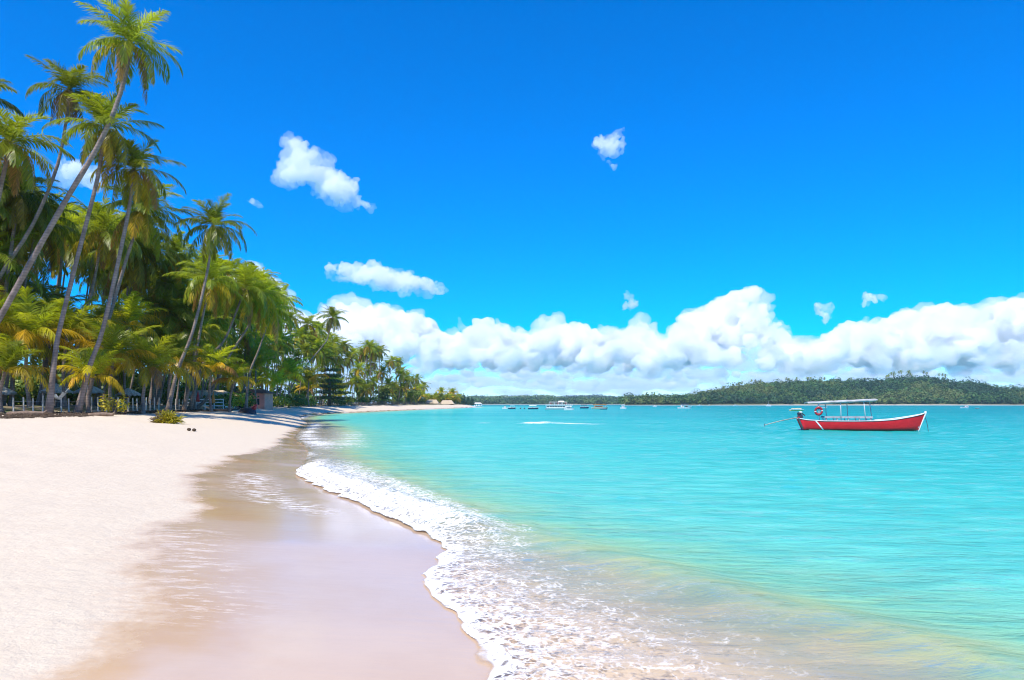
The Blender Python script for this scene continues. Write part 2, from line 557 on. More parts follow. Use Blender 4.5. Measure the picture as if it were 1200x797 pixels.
# foam strength
front_band = 1.0 * np.exp(-np.maximum(f, 0) / 0.30)
lace = 0.57 * np.exp(-np.maximum(f - 0.1, 0) / 1.7) * sstep(0.3, -1.6, v)
b2 = bank2 * np.maximum(0.72 * np.exp(-((f - 0.5) / 0.65) ** 2), 0.50 * sstep(3.4, 1.6, f) * sstep(0.5, -0.4, v))
lob = sstep(13.5, 12.0, Y) * (0.35 * np.exp(-((f - 0.9) / 0.5) ** 2))
b3 = sstep(30, 36, Y) * sstep(90, 70, Y) * (0.62 * np.exp(-((f - 0.8) / 0.7) ** 2) + 0.52 * np.exp(-((v - 0.2) / 1.2) ** 2) * sstep(62, 50, Y) + 0.22 * sstep(4, 1, f))
b4 = sstep(90, 110, Y) * 0.75 * np.exp(-((f - 0.4) / 0.6) ** 2)
rev = sstep(24, 30, Y) * sstep(34, 30, Y) * 0.5 * np.exp(-np.maximum(f, 0) / 0.6)
lace2 = 0.22 * np.exp(-np.maximum(f, 0) / 4.0) * sstep(0.4, -0.8, v) * sstep(14, 10, Y)
b3 = b3 * (0.58 + 0.5 * fbm(P * np.array([0.35, 0.9, 1]), 3, 77))
foam = np.maximum.reduce([lace2, front_band * sstep(26, 20, Y), lace * sstep(16, 11, Y), b2, lob, b3, b4, rev])
foam = np.maximum(foam, 0.95 * np.exp(-((X - 2.6) / 1.8) ** 2 - ((Y - 76) / 1.5) ** 2))       # a wave breaking on the bar
foam = np.maximum(foam, 0.72 * np.exp(-((X - 7.0) / 3.5) ** 2 - ((Y - 75) / 0.8) ** 2))
foam = np.maximum(foam, 0.55 * np.exp(-((X + 3.2) / 1.2) ** 2 - ((Y - 79) / 0.8) ** 2))
Z += 0.22 * np.exp(-((X - 3.5) / 3.0) ** 2 - ((Y - 76) / 1.2) ** 2)
keepv = s < 0.35
kf = keepv[F].any(axis=1)
F = F[kf]
used = np.zeros(len(X), bool); used[F.ravel()] = True
remap = np.cumsum(used) - 1
F = remap[F]
V3 = np.stack([X, Y, Z], 1)[used]
water_me = np_mesh('water', V3, F, True, None, {'foam': foam[used], 'edge': f[used], 'crest': v[used]})

m, nt, out = new_mat('lagoon_water')
h = NT(nt)
pos = h.n('ShaderNodeNewGeometry').outputs['Position']
vA, fA, foA = h.attr('crest'), h.attr('edge'), h.attr('foam')
big = h.noise(h.mapping(pos, (0.02, 0.05, 1)), 1.0, 4, 0.55)
medn = h.noise(h.mapping(pos, (0.22, 0.6, 1)), 1.0, 5, 0.6)
vv = h.math('ADD', vA, h.math('MULTIPLY', h.math('SUBTRACT', medn, 0.5), 1.6))
lv = h.math('LOGARITHM', h.math('ADD', h.math('MAXIMUM', vv, -0.95), 2.0), 10.0)   # log10(v+2)
lv = h.math('ADD', lv, h.math('MULTIPLY', h.math('SUBTRACT', big, 0.5), h.rng(lv, 0.8, 1.6, 0.1, 1.3)))
ramp = h.ramp(h.math('DIVIDE', lv, 3.0), [
    (0.00, (0.60, 0.55, 0.34)), (0.09, (0.42, 0.52, 0.24)), (0.155, (0.22, 0.50, 0.30)), (0.24, (0.125, 0.54, 0.43)),
    (0.38, (0.065, 0.51, 0.435)), (0.56, (0.008, 0.375, 0.36)), (0.76, (0.0, 0.265, 0.285)), (1.0, (0.0, 0.20, 0.24))])
# ripples
r1 = h.noise(h.mapping(pos, (0.9, 2.6, 1), (0, 0, R(6))), 1.6, 6, 0.62, 0.4)
r2 = h.noise(h.mapping(pos, (1, 2.2, 1), (0, 0, R(-14))), 0.45, 5, 0.6, 0.3)
r3 = h.noise(h.mapping(pos, (1, 3.0, 1), (0, 0, R(4))), 0.09, 4, 0.6, 0.2)
nrm = h.bump(r1, h.rng(vA, -3, 1.5, 0.16, 1.0), 0.10)
nrm = h.bump(r2, h.rng(vA, -2.5, 1.5, 0.10, 0.7), 0.28, nrm)
nrm = h.bump(r3, h.rng(vA, 4, 30, 0, 0.45), 0.9, nrm)
# troughs and crests differ a little in colour
col = h.mix(h.math('MULTIPLY', h.rng(h.math('ADD', h.math('MULTIPLY', r2, 0.6), h.math('MULTIPLY', r1, 0.4)), 0.42, 0.60), 0.34), ramp, (0.0, 0.36, 0.36, 1))
wdif = h.n('ShaderNodeBsdfDiffuse'); h.l(col, wdif.inputs['Color']); h.l(nrm, wdif.inputs['Normal'])
wp = h.n('ShaderNodeMixShader')
tr = h.n('ShaderNodeBsdfTransparent'); tr.inputs['Color'].default_value = (0.98, 0.97, 0.93, 1)
gl = h.n('ShaderNodeBsdfGlossy'); gl.inputs['Roughness'].default_value = 0.05
h.l(nrm, gl.inputs['Normal'])
fres = h.n('ShaderNodeFresnel'); fres.inputs['IOR'].default_value = 1.33; h.l(nrm, fres.inputs['Normal'])
h.l(h.math('MINIMUM', fres.outputs[0], 0.33), wp.inputs[0]); h.l(wdif.outputs[0], wp.inputs[1]); h.l(gl.outputs[0], wp.inputs[2])
thin = h.n('ShaderNodeMixShader'); h.l(fres.outputs[0], thin.inputs[0]); h.l(tr.outputs[0], thin.inputs[1]); h.l(gl.outputs[0], thin.inputs[2])
opa = h.rng(vv, -2.6, 0.7, 0.03, 1.0)
body = h.n('ShaderNodeMixShader'); h.l(opa, body.inputs[0]); h.l(thin.outputs[0], body.inputs[1]); h.l(wp.outputs[0], body.inputs[2])
# foam
fn = h.noise(pos, 5.5, 6, 0.62, 0.8)
vo = h.n('ShaderNodeTexVoronoi', feature='DISTANCE_TO_EDGE'); vo.inputs['Scale'].default_value = 9.0
wv = h.n('ShaderNodeVectorMath', operation='ADD'); h.l(pos, wv.inputs[0])
sc = h.n('ShaderNodeVectorMath', operation='SCALE'); h.l(h.noise(pos, 3.0, 4, 0.6, 0, 'Color'), sc.inputs[0]); sc.inputs['Scale'].default_value = 0.5
h.l(sc.outputs[0], wv.inputs[1]); h.l(wv.outputs[0], vo.inputs['Vector'])
cell = h.rng(vo.outputs['Distance'], 0.0, 0.30, 0.34, -0.03)
ft = h.math('ADD', foA, h.math('ADD', h.math('MULTIPLY', h.math('SUBTRACT', fn, 0.5), 1.5), cell))
fm = h.math('POWER', h.rng(ft, 0.40, 1.05), 1.15)
fm = h.math('MULTIPLY', fm, h.rng(foA, 0.05, 0.2))
fm = h.math('MULTIPLY', fm, h.rng(fA, 0.0, 0.03))
fd = h.principled((0.90, 0.875, 0.83, 1), 0.8, h.bump(fn, 0.7, 0.05), 0.2)
full = h.n('ShaderNodeMixShader'); h.l(fm, full.inputs[0]); h.l(body.outputs[0], full.inputs[1]); h.l(fd.outputs[0], full.inputs[2])
trn = h.n('ShaderNodeBsdfTransparent')
cut = h.n('ShaderNodeMixShader'); h.l(h.rng(fA, -0.02, 0.01), cut.inputs[0]); h.l(trn.outputs[0], cut.inputs[1]); h.l(full.outputs[0], cut.inputs[2])
h.l(cut.outputs[0], out.inputs['Surface'])
water = link_mesh('water', water_me, [m])
tag(water, 'clear turquoise lagoon water with white foam where it meets the sand', kind='structure')


# ------------------------------------------------------------------ clouds (real lumps far beyond the hills)
def mat_cloud(density):
    m, nt, out = new_mat('cloud_vapour')
    h = NT(nt)
    v = h.n('ShaderNodeVolumePrincipled')
    v.inputs['Color'].default_value = (0.972, 0.973, 0.975, 1)
    v.inputs['Density'].default_value = density
    v.inputs['Anisotropy'].default_value = 0.1
    h.l(v.outputs[0], out.inputs['Volume'])
    return m


M['cloud'] = mat_cloud(0.016)
M['thin_cloud'] = mat_cloud(0.020)
M['shell'] = mat_cloud(0.0045)
M['small_shell'] = mat_cloud(0.0065)
M['veil'] = mat_cloud(0.0011)
M['mid_cloud'] = mat_cloud(0.006)
_ico = None
HAZE = 0.7e-4


def ico():
    global _ico
    if _ico is None:
        import bmesh
        bm = bmesh.new()
        bmesh.ops.create_icosphere(bm, subdivisions=3, radius=1)
        v = np.array([x.co[:] for x in bm.verts]); f = np.array([[q.index for q in p.verts] for p in bm.faces])
        bm.free(); _ico = (v, f)
    return _ico


def no_cavities(me, name):
    """keep the outer skins of a closed mesh, drop hollow pockets inside it"""
    n, m_ = len(me.vertices), len(me.polygons)
    co = np.empty(n * 3, np.float32); me.vertices.foreach_get('co', co); co = co.reshape(-1, 3).astype(float)
    Q = np.empty(m_ * 4, np.int32); me.polygons.foreach_get('vertices', Q); Q = Q.reshape(-1, 4)
    E = np.empty(len(me.edges) * 2, np.int32); me.edges.foreach_get('vertices', E); E = E.reshape(-1, 2)
    lab = np.arange(n)
    while True:
        lo = np.minimum(lab[E[:, 0]], lab[E[:, 1]])
        new = lab.copy()
        np.minimum.at(new, E[:, 0], lo); np.minimum.at(new, E[:, 1], lo)
        new = new[new]; new = new[new]
        if (new == lab).all(): break
        lab = new
    c = co - co.mean(0)
    a, b, d, e = (c[Q[:, i]] for i in range(4))
    vol = np.einsum('ij,ij->i', a, np.cross(b, d)) + np.einsum('ij,ij->i', a, np.cross(d, e))
    tot = np.zeros(n); np.add.at(tot, lab[Q[:, 0]], vol)
    Q = Q[tot[lab[Q[:, 0]]] > 0]
    used = np.zeros(n, bool); used[Q.ravel()] = True
    rm = np.cumsum(used) - 1
    return np_mesh(name, co[used], rm[Q])


def voxel_fuse(me, voxel):
    o = bpy.data.objects.new('lumps', me); COL.objects.link(o)
    md = o.modifiers.new('r', 'REMESH'); md.mode = 'VOXEL'; md.voxel_size = voxel; md.use_smooth_shade = True
    ev = o.evaluated_get(bpy.context.evaluated_depsgraph_get())
    m2 = bpy.data.meshes.new_from_object(ev)
    bpy.data.objects.remove(o); bpy.data.meshes.remove(me)
    return m2


def cloud(name, balls, voxel, amp, seed, mat='cloud', parent=None, grow=1.0, ragged=0.5):
    """balls: rows of x,y,z,rx,ry,rz; fused, then torn and puffed with noise"""
    v, f = ico()
    balls = np.array(balls, float)
    balls[:, 3:6] *= grow
    VV = (v[None] * balls[:, None, 3:6] + balls[:, None, 0:3]).reshape(-1, 3)
    FF = (f[None] + (np.arange(len(balls)) * len(v))[:, None, None]).reshape(-1, 3)
    m2 = voxel_fuse(np_mesh('lumps', VV, FF), voxel)
    m2 = no_cavities(m2, name)
    n = len(m2.vertices)
    co = np.empty(n * 3, np.float32); m2.vertices.foreach_get('co', co); co = co.reshape(-1, 3).astype(float)
    for k, (wl_, a) in enumerate(((amp * 5.0, 1.0), (amp * 2.2, .5), (amp * 1.0, .26))):
        w = np.stack([fbm(co / wl_, 2, seed + 90 + 11 * k + q) for q in range(3)], 1)
        co = co + w * (amp * a * ragged * 2.4)
    m2.vertices.foreach_set('co', co.astype(np.float32).ravel()); m2.update()
    for k, (wl_, a) in enumerate(((amp * 2.7, .62), (amp * 1.3, .40), (amp * .6, .20))):
        no = np.empty(n * 3, np.float32); m2.vertices.foreach_get('normal', no); no = no.reshape(-1, 3)
        nn = fbm(co / wl_, 2, seed + 7 * k, True)
        co = co + no * (amp * a * (nn - 0.25))[:, None]
        m2.vertices.foreach_set('co', co.astype(np.float32).ravel()); m2.update()
    m2 = no_cavities(voxel_fuse(m2, voxel), name)
    return link_mesh(name, m2, [M[mat]], parent)


def px_balls(rows, D, rnd, squash=1.0, deep=1.0):
    """rows of (px, py, r_px) at distance D"""
    out = []
    k = D / FPX
    for px, py, r in rows:
        y = D + rnd.uniform(-1, 1) * r * k * deep
        c = at(px, py, y)
        out.append((c.x, c.y, c.z, r * k * rnd.uniform(.95, 1.25), r * k * deep, r * k * squash))
    return out


rnd = random.Random(5)
SKYL = [(255, 330), (275, 318), (290, 312), (305, 314), (322, 330), (335, 348), (342, 370), (352, 365), (365, 368), (385, 362), (400, 356), (420, 355), (440, 360), (470, 366), (490, 372),
        (505, 378), (512, 388), (525, 392), (545, 385), (565, 378), (580, 375), (595, 380), (605, 390), (618, 392), (640, 384), (660, 378),
        (680, 380), (695, 386), (705, 395), (725, 388), (745, 382), (755, 385), (765, 398), (782, 402), (790, 385), (805, 370), (830, 360),
        (845, 350), (862, 340), (880, 334), (892, 345), (897, 375), (910, 385), (925, 395), (940, 405), (955, 398), (970, 388),
        (985, 380), (1000, 378), (1030, 378), (1060, 370), (1075, 373), (1085, 362), (1110, 358), (1130, 360), (1150, 365), (1165, 358), (1185, 352),
        (1210, 350), (1240, 356), (1280, 348), (1330, 360), (1400, 352)]
sx, sy = np.array([a for a, _ in SKYL], float), np.array([b for _, b in SKYL], float)
rows = []
# rim of the bank: small heads just under the skyline
px = 262.0
while px < 1390:
    r = rnd.uniform(5, 10)
    rows.append((px, np.interp(px, sx, sy) + r * 1.1, r))
    px += r * rnd.uniform(0.75, 1.25)
body_rows = []
for _ in range(1000):
    px = rnd.uniform(262, 1390)
    top = np.interp(px, sx, sy)
    r = rnd.uniform(4.5, 12.5)
    py = rnd.uniform(top + r * 1.5, 424)
    if py < top + r: continue
    if py > 402 and rnd.random() < .45: continue
    body_rows.append((px, py, r))
balls = px_balls(rows, 9500, rnd, 1.0, 1.2)
for px, py, r in body_rows:
    lowness = (py - 340) / 90.0 + rnd.uniform(-.5, .3)
    balls += px_balls([(px, py, r)], 9700 - 1400 * lowness, rnd, 0.85, 1.2)
bank = cloud('cloud_bank', balls, 17.0, 75.0, 3, 'cloud', None, .93, .55)
sh = cloud('cloud_fringe', balls, 22.0, 95.0, 63, 'shell', bank, 1.12, .8)
tag(sh, kind='stuff')
tag(bank, 'long bank of heaped white cumulus low above the horizon', 'clouds', kind='stuff')
balls = []
for _ in range(900):
    px = rnd.uniform(250, 1400)
    top = np.interp(px, sx, sy)
    py = rnd.uniform(max(385, top + 18), 452)
    r = rnd.uniform(2.6, 7.5) * (1.0 - .45 * (py - 385) / 70)
    balls += px_balls([(px, py, r * 1.25)], 11500 + max(0, py - 385) * 130, rnd, 0.62, 1.3)
mid_o = cloud('middle_cloud_bank', balls, 30.0, 75.0, 13, 'mid_cloud')
tag(mid_o, 'small broken white heaps between the tall bank and the horizon', 'clouds', kind='stuff')
# farther, flatter rows close to the horizon
balls = []
for _ in range(620):
    px = rnd.uniform(240, 1400)
    py = rnd.uniform(398, 463)
    r = rnd.uniform(4, 11)
    balls += px_balls([(px, py, r * 2.0)], 16000 + max(0, py - 410) * 260, rnd, 0.30, 1.5)
bank2_o = cloud('distant_cloud_bank', balls, 75.0, 80.0, 23, 'veil')
tag(bank2_o, 'thin flat rows of distant cloud just over the hills', 'clouds', kind='stuff')


def puff(label, rows, D, seed, group='small clouds in the blue sky'):
    r_ = random.Random(seed)
    rr = []
    for px, py, r in rows:
        rr.append((px, py, r))
        for _ in range(12):
            a = r_.uniform(0, 6.28); q = r * r_.uniform(.45, 1.15)
            rr.append((px + math.cos(a) * q * 1.15, py + math.sin(a) * q * .8, r * r_.uniform(.16, .42)))
    b_ = px_balls(rr, D, r_, 0.85, 0.9)
    o = cloud('cloud', b_, D / FPX * .8, D / FPX * 4.6, seed, 'thin_cloud', None, .80, .7)
    cloud('fringe', b_, D / FPX * .9, D / FPX * 5.5, seed + 50, 'small_shell', o, 1.08, 1.1)
    tag(o, label, 'cloud', group)
    return o


puff('large white cloud slanting down to the right beside the tall palms', [(346, 172, 10), (338, 190, 9), (345, 200, 15), (362, 200, 16), (380, 212, 18), (396, 220, 15), (405, 232, 9), (352, 184, 12), (422, 241, 5), (432, 244, 3.5)], 4200, 101)
puff('flat white cloud hanging above the left end of the cloud bank', [(388, 315, 6), (405, 318, 9), (425, 320, 11), (445, 322, 13), (465, 327, 13), (483, 332, 11), (500, 334, 7), (510, 336, 4)], 5200, 102)
puff('small round white cloud alone high in the blue sky', [(706, 166, 8), (714, 164, 10), (712, 175, 9), (722, 170, 6)], 4600, 103)
puff('wisp of cloud just under the small round cloud', [(719, 195, 3.2)], 4600, 104)
puff('white cloud seen between the leaning palm trunks', [(78, 198, 8), (90, 204, 11), (104, 212, 9), (114, 218, 6)], 4300, 105)
puff('small bright cloud just above the middle of the bank', [(736, 355, 5), (741, 357, 4)], 7000, 106)
puff('small upright puff right of the cloud tower', [(963, 372, 6), (961, 364, 4)], 7600, 107)
puff('thin white wisp above the bank far to the right', [(1016, 351, 5), (1024, 353, 4), (1012, 356, 3)], 7600, 108)
puff('tiny faint cloud beside the crown of the leaning palm', [(296, 236, 3.2), (299, 235, 2.5)], 4600, 109)
puff('faint low puff between the cloud tower and the upright puff', [(898, 380, 5), (908, 383, 5), (917, 381, 3)], 8200, 110)
puff('white cloud low at the left behind the palm trunks', [(-8, 288, 14), (15, 292, 10), (40, 296, 8), (62, 300, 6)], 5200, 111)


# ------------------------------------------------------------------ sea air
m, nt, out = new_mat('sea_air')
h = NT(nt)
vp = h.n('ShaderNodeVolumePrincipled')
vp.inputs['Color'].default_value = (0.72, 0.86, 1.0, 1)
vp.inputs['Density'].default_value = HAZE
h.l(vp.outputs[0], out.inputs['Volume'])
mb = MB(); mb.box((0, 0, 32.0), (84000, 84000, 74.0))
tag(mb.build('haze', m), kind='stuff')


# ------------------------------------------------------------------ palms
def make_crown_mesh(seed, n_fr=26, L=3.8, nl=34, lw=0.05, style='tall', coconuts=True, gold=0.0):
    r = np.random.default_rng(seed)
    VV, QQ, TT, TI = [], [], [], []
    nv = 0
    for k in range(n_fr):
        a = (k + r.uniform(0, 0.8)) / n_fr                      # 0 young spear .. 1 old hanging frond
        az = k * 2.39996 + r.uniform(-.35, .35)
        if style == 'tall':
            e0 = R(82 - 112 * a ** 0.95) + r.normal(0, .17)
            bend = R(54 + 62 * a) * r.uniform(.6, 1.4)
        else:
            e0 = R(88 - 66 * a) + r.normal(0, .14)
            bend = R(38 + 74 * a) * r.uniform(.7, 1.3)
        Lf = L * r.uniform(.82, 1.1) * (0.72 + 0.5 * min(a * 3, 1) * (1 - .25 * a))
        n = 14
        t = np.linspace(0, 1, n)
        e = np.maximum(e0 - bend * t ** 1.35, R(-86))
        azt = az + r.normal(0, .18) * t
        d = np.stack([np.cos(e) * np.cos(azt), np.cos(e) * np.sin(azt), np.sin(e)], 1)
        pts = np.concatenate([[np.zeros(3)], np.cumsum((d[:-1] + d[1:]) / 2 * (Lf / (n - 1)), 0)])
        # colour by age
        young, mature = np.array([.26, .30, .020]), np.array([.175, .225, .018])
        old, dead = np.array([.56, .32, .016]), np.array([.32, .18, .06])
        if style == 'tall':
            c = young + (mature - young) * min(1, a * 2.2)
            c = c + (np.array([.40, .34, .014]) - c) * gold * r.uniform(.3, 1)
            if a > .72: c = c + (old - c) * r.uniform(0, .62)
            if a > .90 and r.random() < .6: c = dead * r.uniform(.7, 1.1)
        else:
            yg = np.array([.40, .40, .014])
            c = mature * 1.1 + (yg - mature) * r.uniform(0.0, 1) * (.4 + .6 * a)
            if a > .62: c = c + (old - c) * r.uniform(.1, .75)
            if a > .93 and r.random() < .4: c = dead
        # rachis: thin three sided strip
        S0 = np.cross(d, np.array([0, 0, 1.0])); S0 /= np.linalg.norm(S0, axis=1)[:, None] + 1e-9
        N0 = np.cross(S0, d)
        wr = 0.045 * (1 - .8 * t)
        ring = np.stack([pts - S0 * wr[:, None], pts + N0 * wr[:, None], pts + S0 * wr[:, None]], 1).reshape(-1, 3)
        i0 = np.arange(n - 1) * 3
        for q in range(2):
            QQ.append(np.stack([i0 + q, i0 + q + 1, i0 + 4 + q, i0 + 3 + q], 1) + nv)
        VV.append(ring); TI.append(np.tile(c * .7 + np.array([.26, .20, .07]) * .5, (len(ring), 1))); nv += len(ring)
        # leaflets
        tl = np.linspace(.13, 1.0, nl)
        for side in (-1, 1):
            tt = np.clip(tl + r.normal(0, .006, nl), 0, 1)
            fi = tt * (n - 1); i1 = np.minimum(fi.astype(int), n - 2); w = (fi - i1)[:, None]
            B = pts[i1] * (1 - w) + pts[i1 + 1] * w
            T = d[i1] * (1 - w) + d[i1 + 1] * w
            S = S0[i1]; N = N0[i1]
            ll = (0.27 * L) * (0.35 + 0.75 * np.sin(np.pi * np.clip(tt * .86 + .12, 0, 1)) ** .8) * r.uniform(.85, 1.1, nl)
            ph = R(70) - R(42) * tt + r.normal(0, .10, nl)
            lift = R(26) - R(70) * min(1, a * 1.25) + r.normal(0, .22, nl)
            side_v = S * (side * np.cos(lift))[:, None] + N * np.sin(lift)[:, None]
            D1 = T * np.cos(ph)[:, None] + side_v * np.sin(ph)[:, None]
            D2 = D1 + np.array([0, 0, -1.0]) * (r.uniform(.35, 1.0, nl) * (0.45 + .7 * a))[:, None]
            D2 /= np.linalg.norm(D2, axis=1)[:, None]
            W = np.cross(D1, N + side_v * .3); W /= np.linalg.norm(W, axis=1)[:, None] + 1e-9
            mid_ = B + D1 * (ll * .5)[:, None]
            tip = mid_ + D2 * (ll * .55)[:, None]
            ws = (lw * r.uniform(.8, 1.2, nl))[:, None]
            blk = np.stack([B - W * ws * .4, B + W * ws * .4, mid_ + W * ws * .55, mid_ - W * ws * .55, tip], 1)
            base = np.arange(nl) * 5 + nv
            QQ.append(np.stack([base, base + 1, base + 2, base + 3], 1))
            TT.append(np.stack([base + 3, base + 2, base + 4], 1))
            cc = c[None] * r.uniform(.7, 1.3, nl)[:, None]
            tipc = cc + (old - cc) * (0.10 + .3 * max(0, a - .4)) * r.uniform(0, 1, nl)[:, None]
            VV.append(blk.reshape(-1, 3)); TI.append(np.stack([cc, cc, cc, cc, tipc], 1).reshape(-1, 3)); nv += nl * 5
    nq = sum(len(q) for q in QQ); ntri = sum(len(q) for q in TT)
    midx = [0] * (nq + ntri)
    extra = []
    if coconuts:
        mb = MB(); rr = random.Random(seed)
        for q in range(9):
            th = q * .7 + rr.uniform(-.2, .2)
            mb.blob((.30 * math.cos(th), .30 * math.sin(th), -.22 + rr.uniform(-.18, .05)), (.13, .13, .16), 0, 7, 5)
        ve = np.array(mb.v); fe = np.array(mb.f) + nv
        VV.append(ve); TI.append(np.tile(np.array([.26, .17, .03]), (len(ve), 1))); extra = [fe]; midx += [1] * len(fe)
    QQ = [np.concatenate(QQ)]; TT = [np.concatenate(TT)]
    me = np_mesh('crown', np.concatenate(VV), QQ + TT + extra, True, np.concatenate(TI), None, midx)
    me.materials.append(M['leaf']); me.materials.append(M['nut'])
    return me


TALL = [make_crown_mesh(100 + i, 30, 3.7, 42, .062, 'tall') for i in range(6)]
GOLD = make_crown_mesh(150, 27, 3.7, 42, .06, 'tall', True, .75)
LOWP = [make_crown_mesh(200 + i, 21, 4.4, 46, .060, 'low', False) for i in range(5)]
TALL_F = [make_crown_mesh(300 + i, 24, 4.0, 18, .15, 'tall', False) for i in range(5)]      # far ones: fewer, wider leaflets
LOW_F = [make_crown_mesh(400 + i, 22, 4.0, 18, .16, 'low', False) for i in range(4)]


def trunk_mesh(pts, r0, r1, flare=1.7, n=9, steps=22):
    """smooth tube through control points (Catmull-Rom)"""
    P = [Vector(p) for p in pts]
    P = [P[0] * 2 - P[1]] + P + [P[-1] * 2 - P[-2]]
    out_ = []
    segs = len(P) - 3
    for i in range(steps + 1):
        g = i / steps * segs; k = min(int(g), segs - 1); t = g - k
        a, b, c, d = P[k:k + 4]
        out_.append(0.5 * ((2 * b) + (c - a) * t + (2 * a - 5 * b + 4 * c - d) * t * t + (3 * b - a - 3 * c + d) * t ** 3))
    rad = []
    for i in range(steps + 1):
        t = i / steps
        rad.append((r0 + (r1 - r0) * t ** .8) * (1 + (flare - 1) * math.exp(-t * 16)) * (1 + .05 * math.sin(i * 2.7)))
    mb = MB(); mb.tube(out_, rad, n)
    me = bpy.data.meshes.new('trunk')
    me.from_pydata([tuple(p) for p in mb.v], [], mb.f)
    me.polygons.foreach_set('use_smooth', [True] * len(mb.f))
    me.materials.append(M['trunk']); me.update()
    return me, (out_[-1], (out_[-1] - out_[-2]).normalized())


def palm(pts_world, crown_me, scale, label, group=None, r0=.21, r1=.12, name='palm_tree', yaw=None):
    base = Vector(pts_world[0])
    root = empty(name, base)
    tag(root, label, 'palm tree', group)
    tm, (top, tdir) = trunk_mesh([Vector(p) - base for p in pts_world], r0 * .74, r1 * .74)
    link_mesh('trunk', tm, (), root)
    c = link_mesh('crown', crown_me, (), root)
    c.location = top
    q = Vector((0, 0, 1)).rotation_difference((Vector((0, 0, 1)) * 2 + tdir).normalized())
    c.rotation_mode = 'QUATERNION'
    from mathutils import Quaternion
    c.rotation_quaternion = q @ Quaternion((0, 0, 1), yaw if yaw is not None else random.uniform(0, 6.28))
    c.scale = (scale, scale, scale)
    return root


def hero(path, Y, crown, rad_px, label, r0=.2, r1=.12, group='tall coconut palms along the beach', low=False, yaw=None, dY=0.0):
    """path of photo pixels base->top at distance Y"""
    n = len(path)
    pts = [at(px, py, Y + dY * i / (n - 1)) for i, (px, py) in enumerate(path)]
    g = gz(pts[0].x, pts[0].y)
    pts[0].z = g - 0.15
    L = 4.4 if low else 3.7
    sc = rad_px * Y / FPX / (L * (.80 if low else .89))
    return palm(pts, crown, sc, label, group, r0, r1, yaw=yaw)


hero([(-72, 470), (-30, 420), (0, 372), (40, 300), (80, 230), (110, 180), (132, 135), (146, 92), (153, 52)], 48, TALL[0], 50,
     'tallest palm, its long trunk sweeping across the others to the upper right', .30, .17)
hero([(-70, 470), (-30, 385), (0, 324), (38, 264), (66, 198), (77, 145), (81, 106)], 55, TALL[1], 40,
     'slim palm with a small crown just left of the tallest palm', .24, .13)
hero([(57, 468), (64, 420), (71, 381), (90, 305), (113, 215), (119, 180), (124, 150)], 50, TALL[2], 48,
     'palm whose crown spreads behind the trunk of the tallest palm', .25, .15)
hero([(90, 470), (105, 430), (120, 388), (139, 305), (152, 240), (157, 200)], 52, GOLD, 46,
     'palm with a bright yellowing crown under the palm behind the tallest trunk', .26, .15)
hero([(100, 470), (112, 430), (126, 380), (150, 298), (168, 246)], 60, TALL[4], 46, 'dark palm leaning close beside the yellowing crown', .25, .15)
hero([(196, 470), (208, 435), (226, 388), (243, 318), (250, 266)], 62, TALL[5], 38, 'palm with a round crown standing clear against the blue sky', .24, .13)
hero([(215, 472), (226, 435), (238, 370), (247, 330)], 72, TALL[1], 36, 'palm just below the round clear crown', .24, .13)
hero([(176, 470), (184, 395), (195, 324), (204, 298)], 78, TALL[2], 32, 'thin palm between the bright cluster and the round clear crown', .24, .13)
hero([(-62, 472), (-36, 380), (-8, 260), (12, 168)], 46, TALL[3], 54, 'big dark palm crown cut by the left edge of the photo', .26, .16)
hero([(-60, 472), (-50, 300), (-38, 180), (-32, 112)], 52, TALL[4], 48, 'palm mostly outside the photo, one frond tip showing at the left edge', .25, .15)
hero([(-25, 470), (0, 380), (12, 300), (22, 228)], 56, TALL[5], 44, 'palm crown under the big dark one at the left edge', .25, .15)
hero([(222, 474), (236, 430), (262, 400), (277, 365), (287, 338)], 76, TALL[0], 36, 'palm leaning right with its crown left of the gap in the grove', .23, .13)
hero([(228, 478), (246, 462), (270, 415), (292, 380), (302, 345)], 80, TALL[2], 34, 'strongly leaning palm growing out over the sand', .24, .13)
hero([(288, 474), (292, 440), (304, 408), (319, 362)], 84, TALL[3], 33, 'palm at the right of the near grove with drooping fronds', .24, .13)
hero([(330, 474), (350, 440), (376, 408), (384, 396), (390, 372)], 150, TALL[4], 17, 'lone slim palm rising above the far grove against the cloud', .22, .13)
hero([(45, 472), (58, 400), (70, 330), (74, 268)], 66, TALL[0], 36, 'palm half hidden behind the leaning trunks at the left', .24, .14)
hero([(70, 470), (92, 400), (110, 330), (120, 272)], 64, TALL[1], 40, 'palm behind the two crossing trunks', .24, .14)
hero([(112, 470), (124, 400), (136, 335), (140, 280)], 70, TALL[5], 38, 'palm directly behind the yellowing crown', .24, .14)

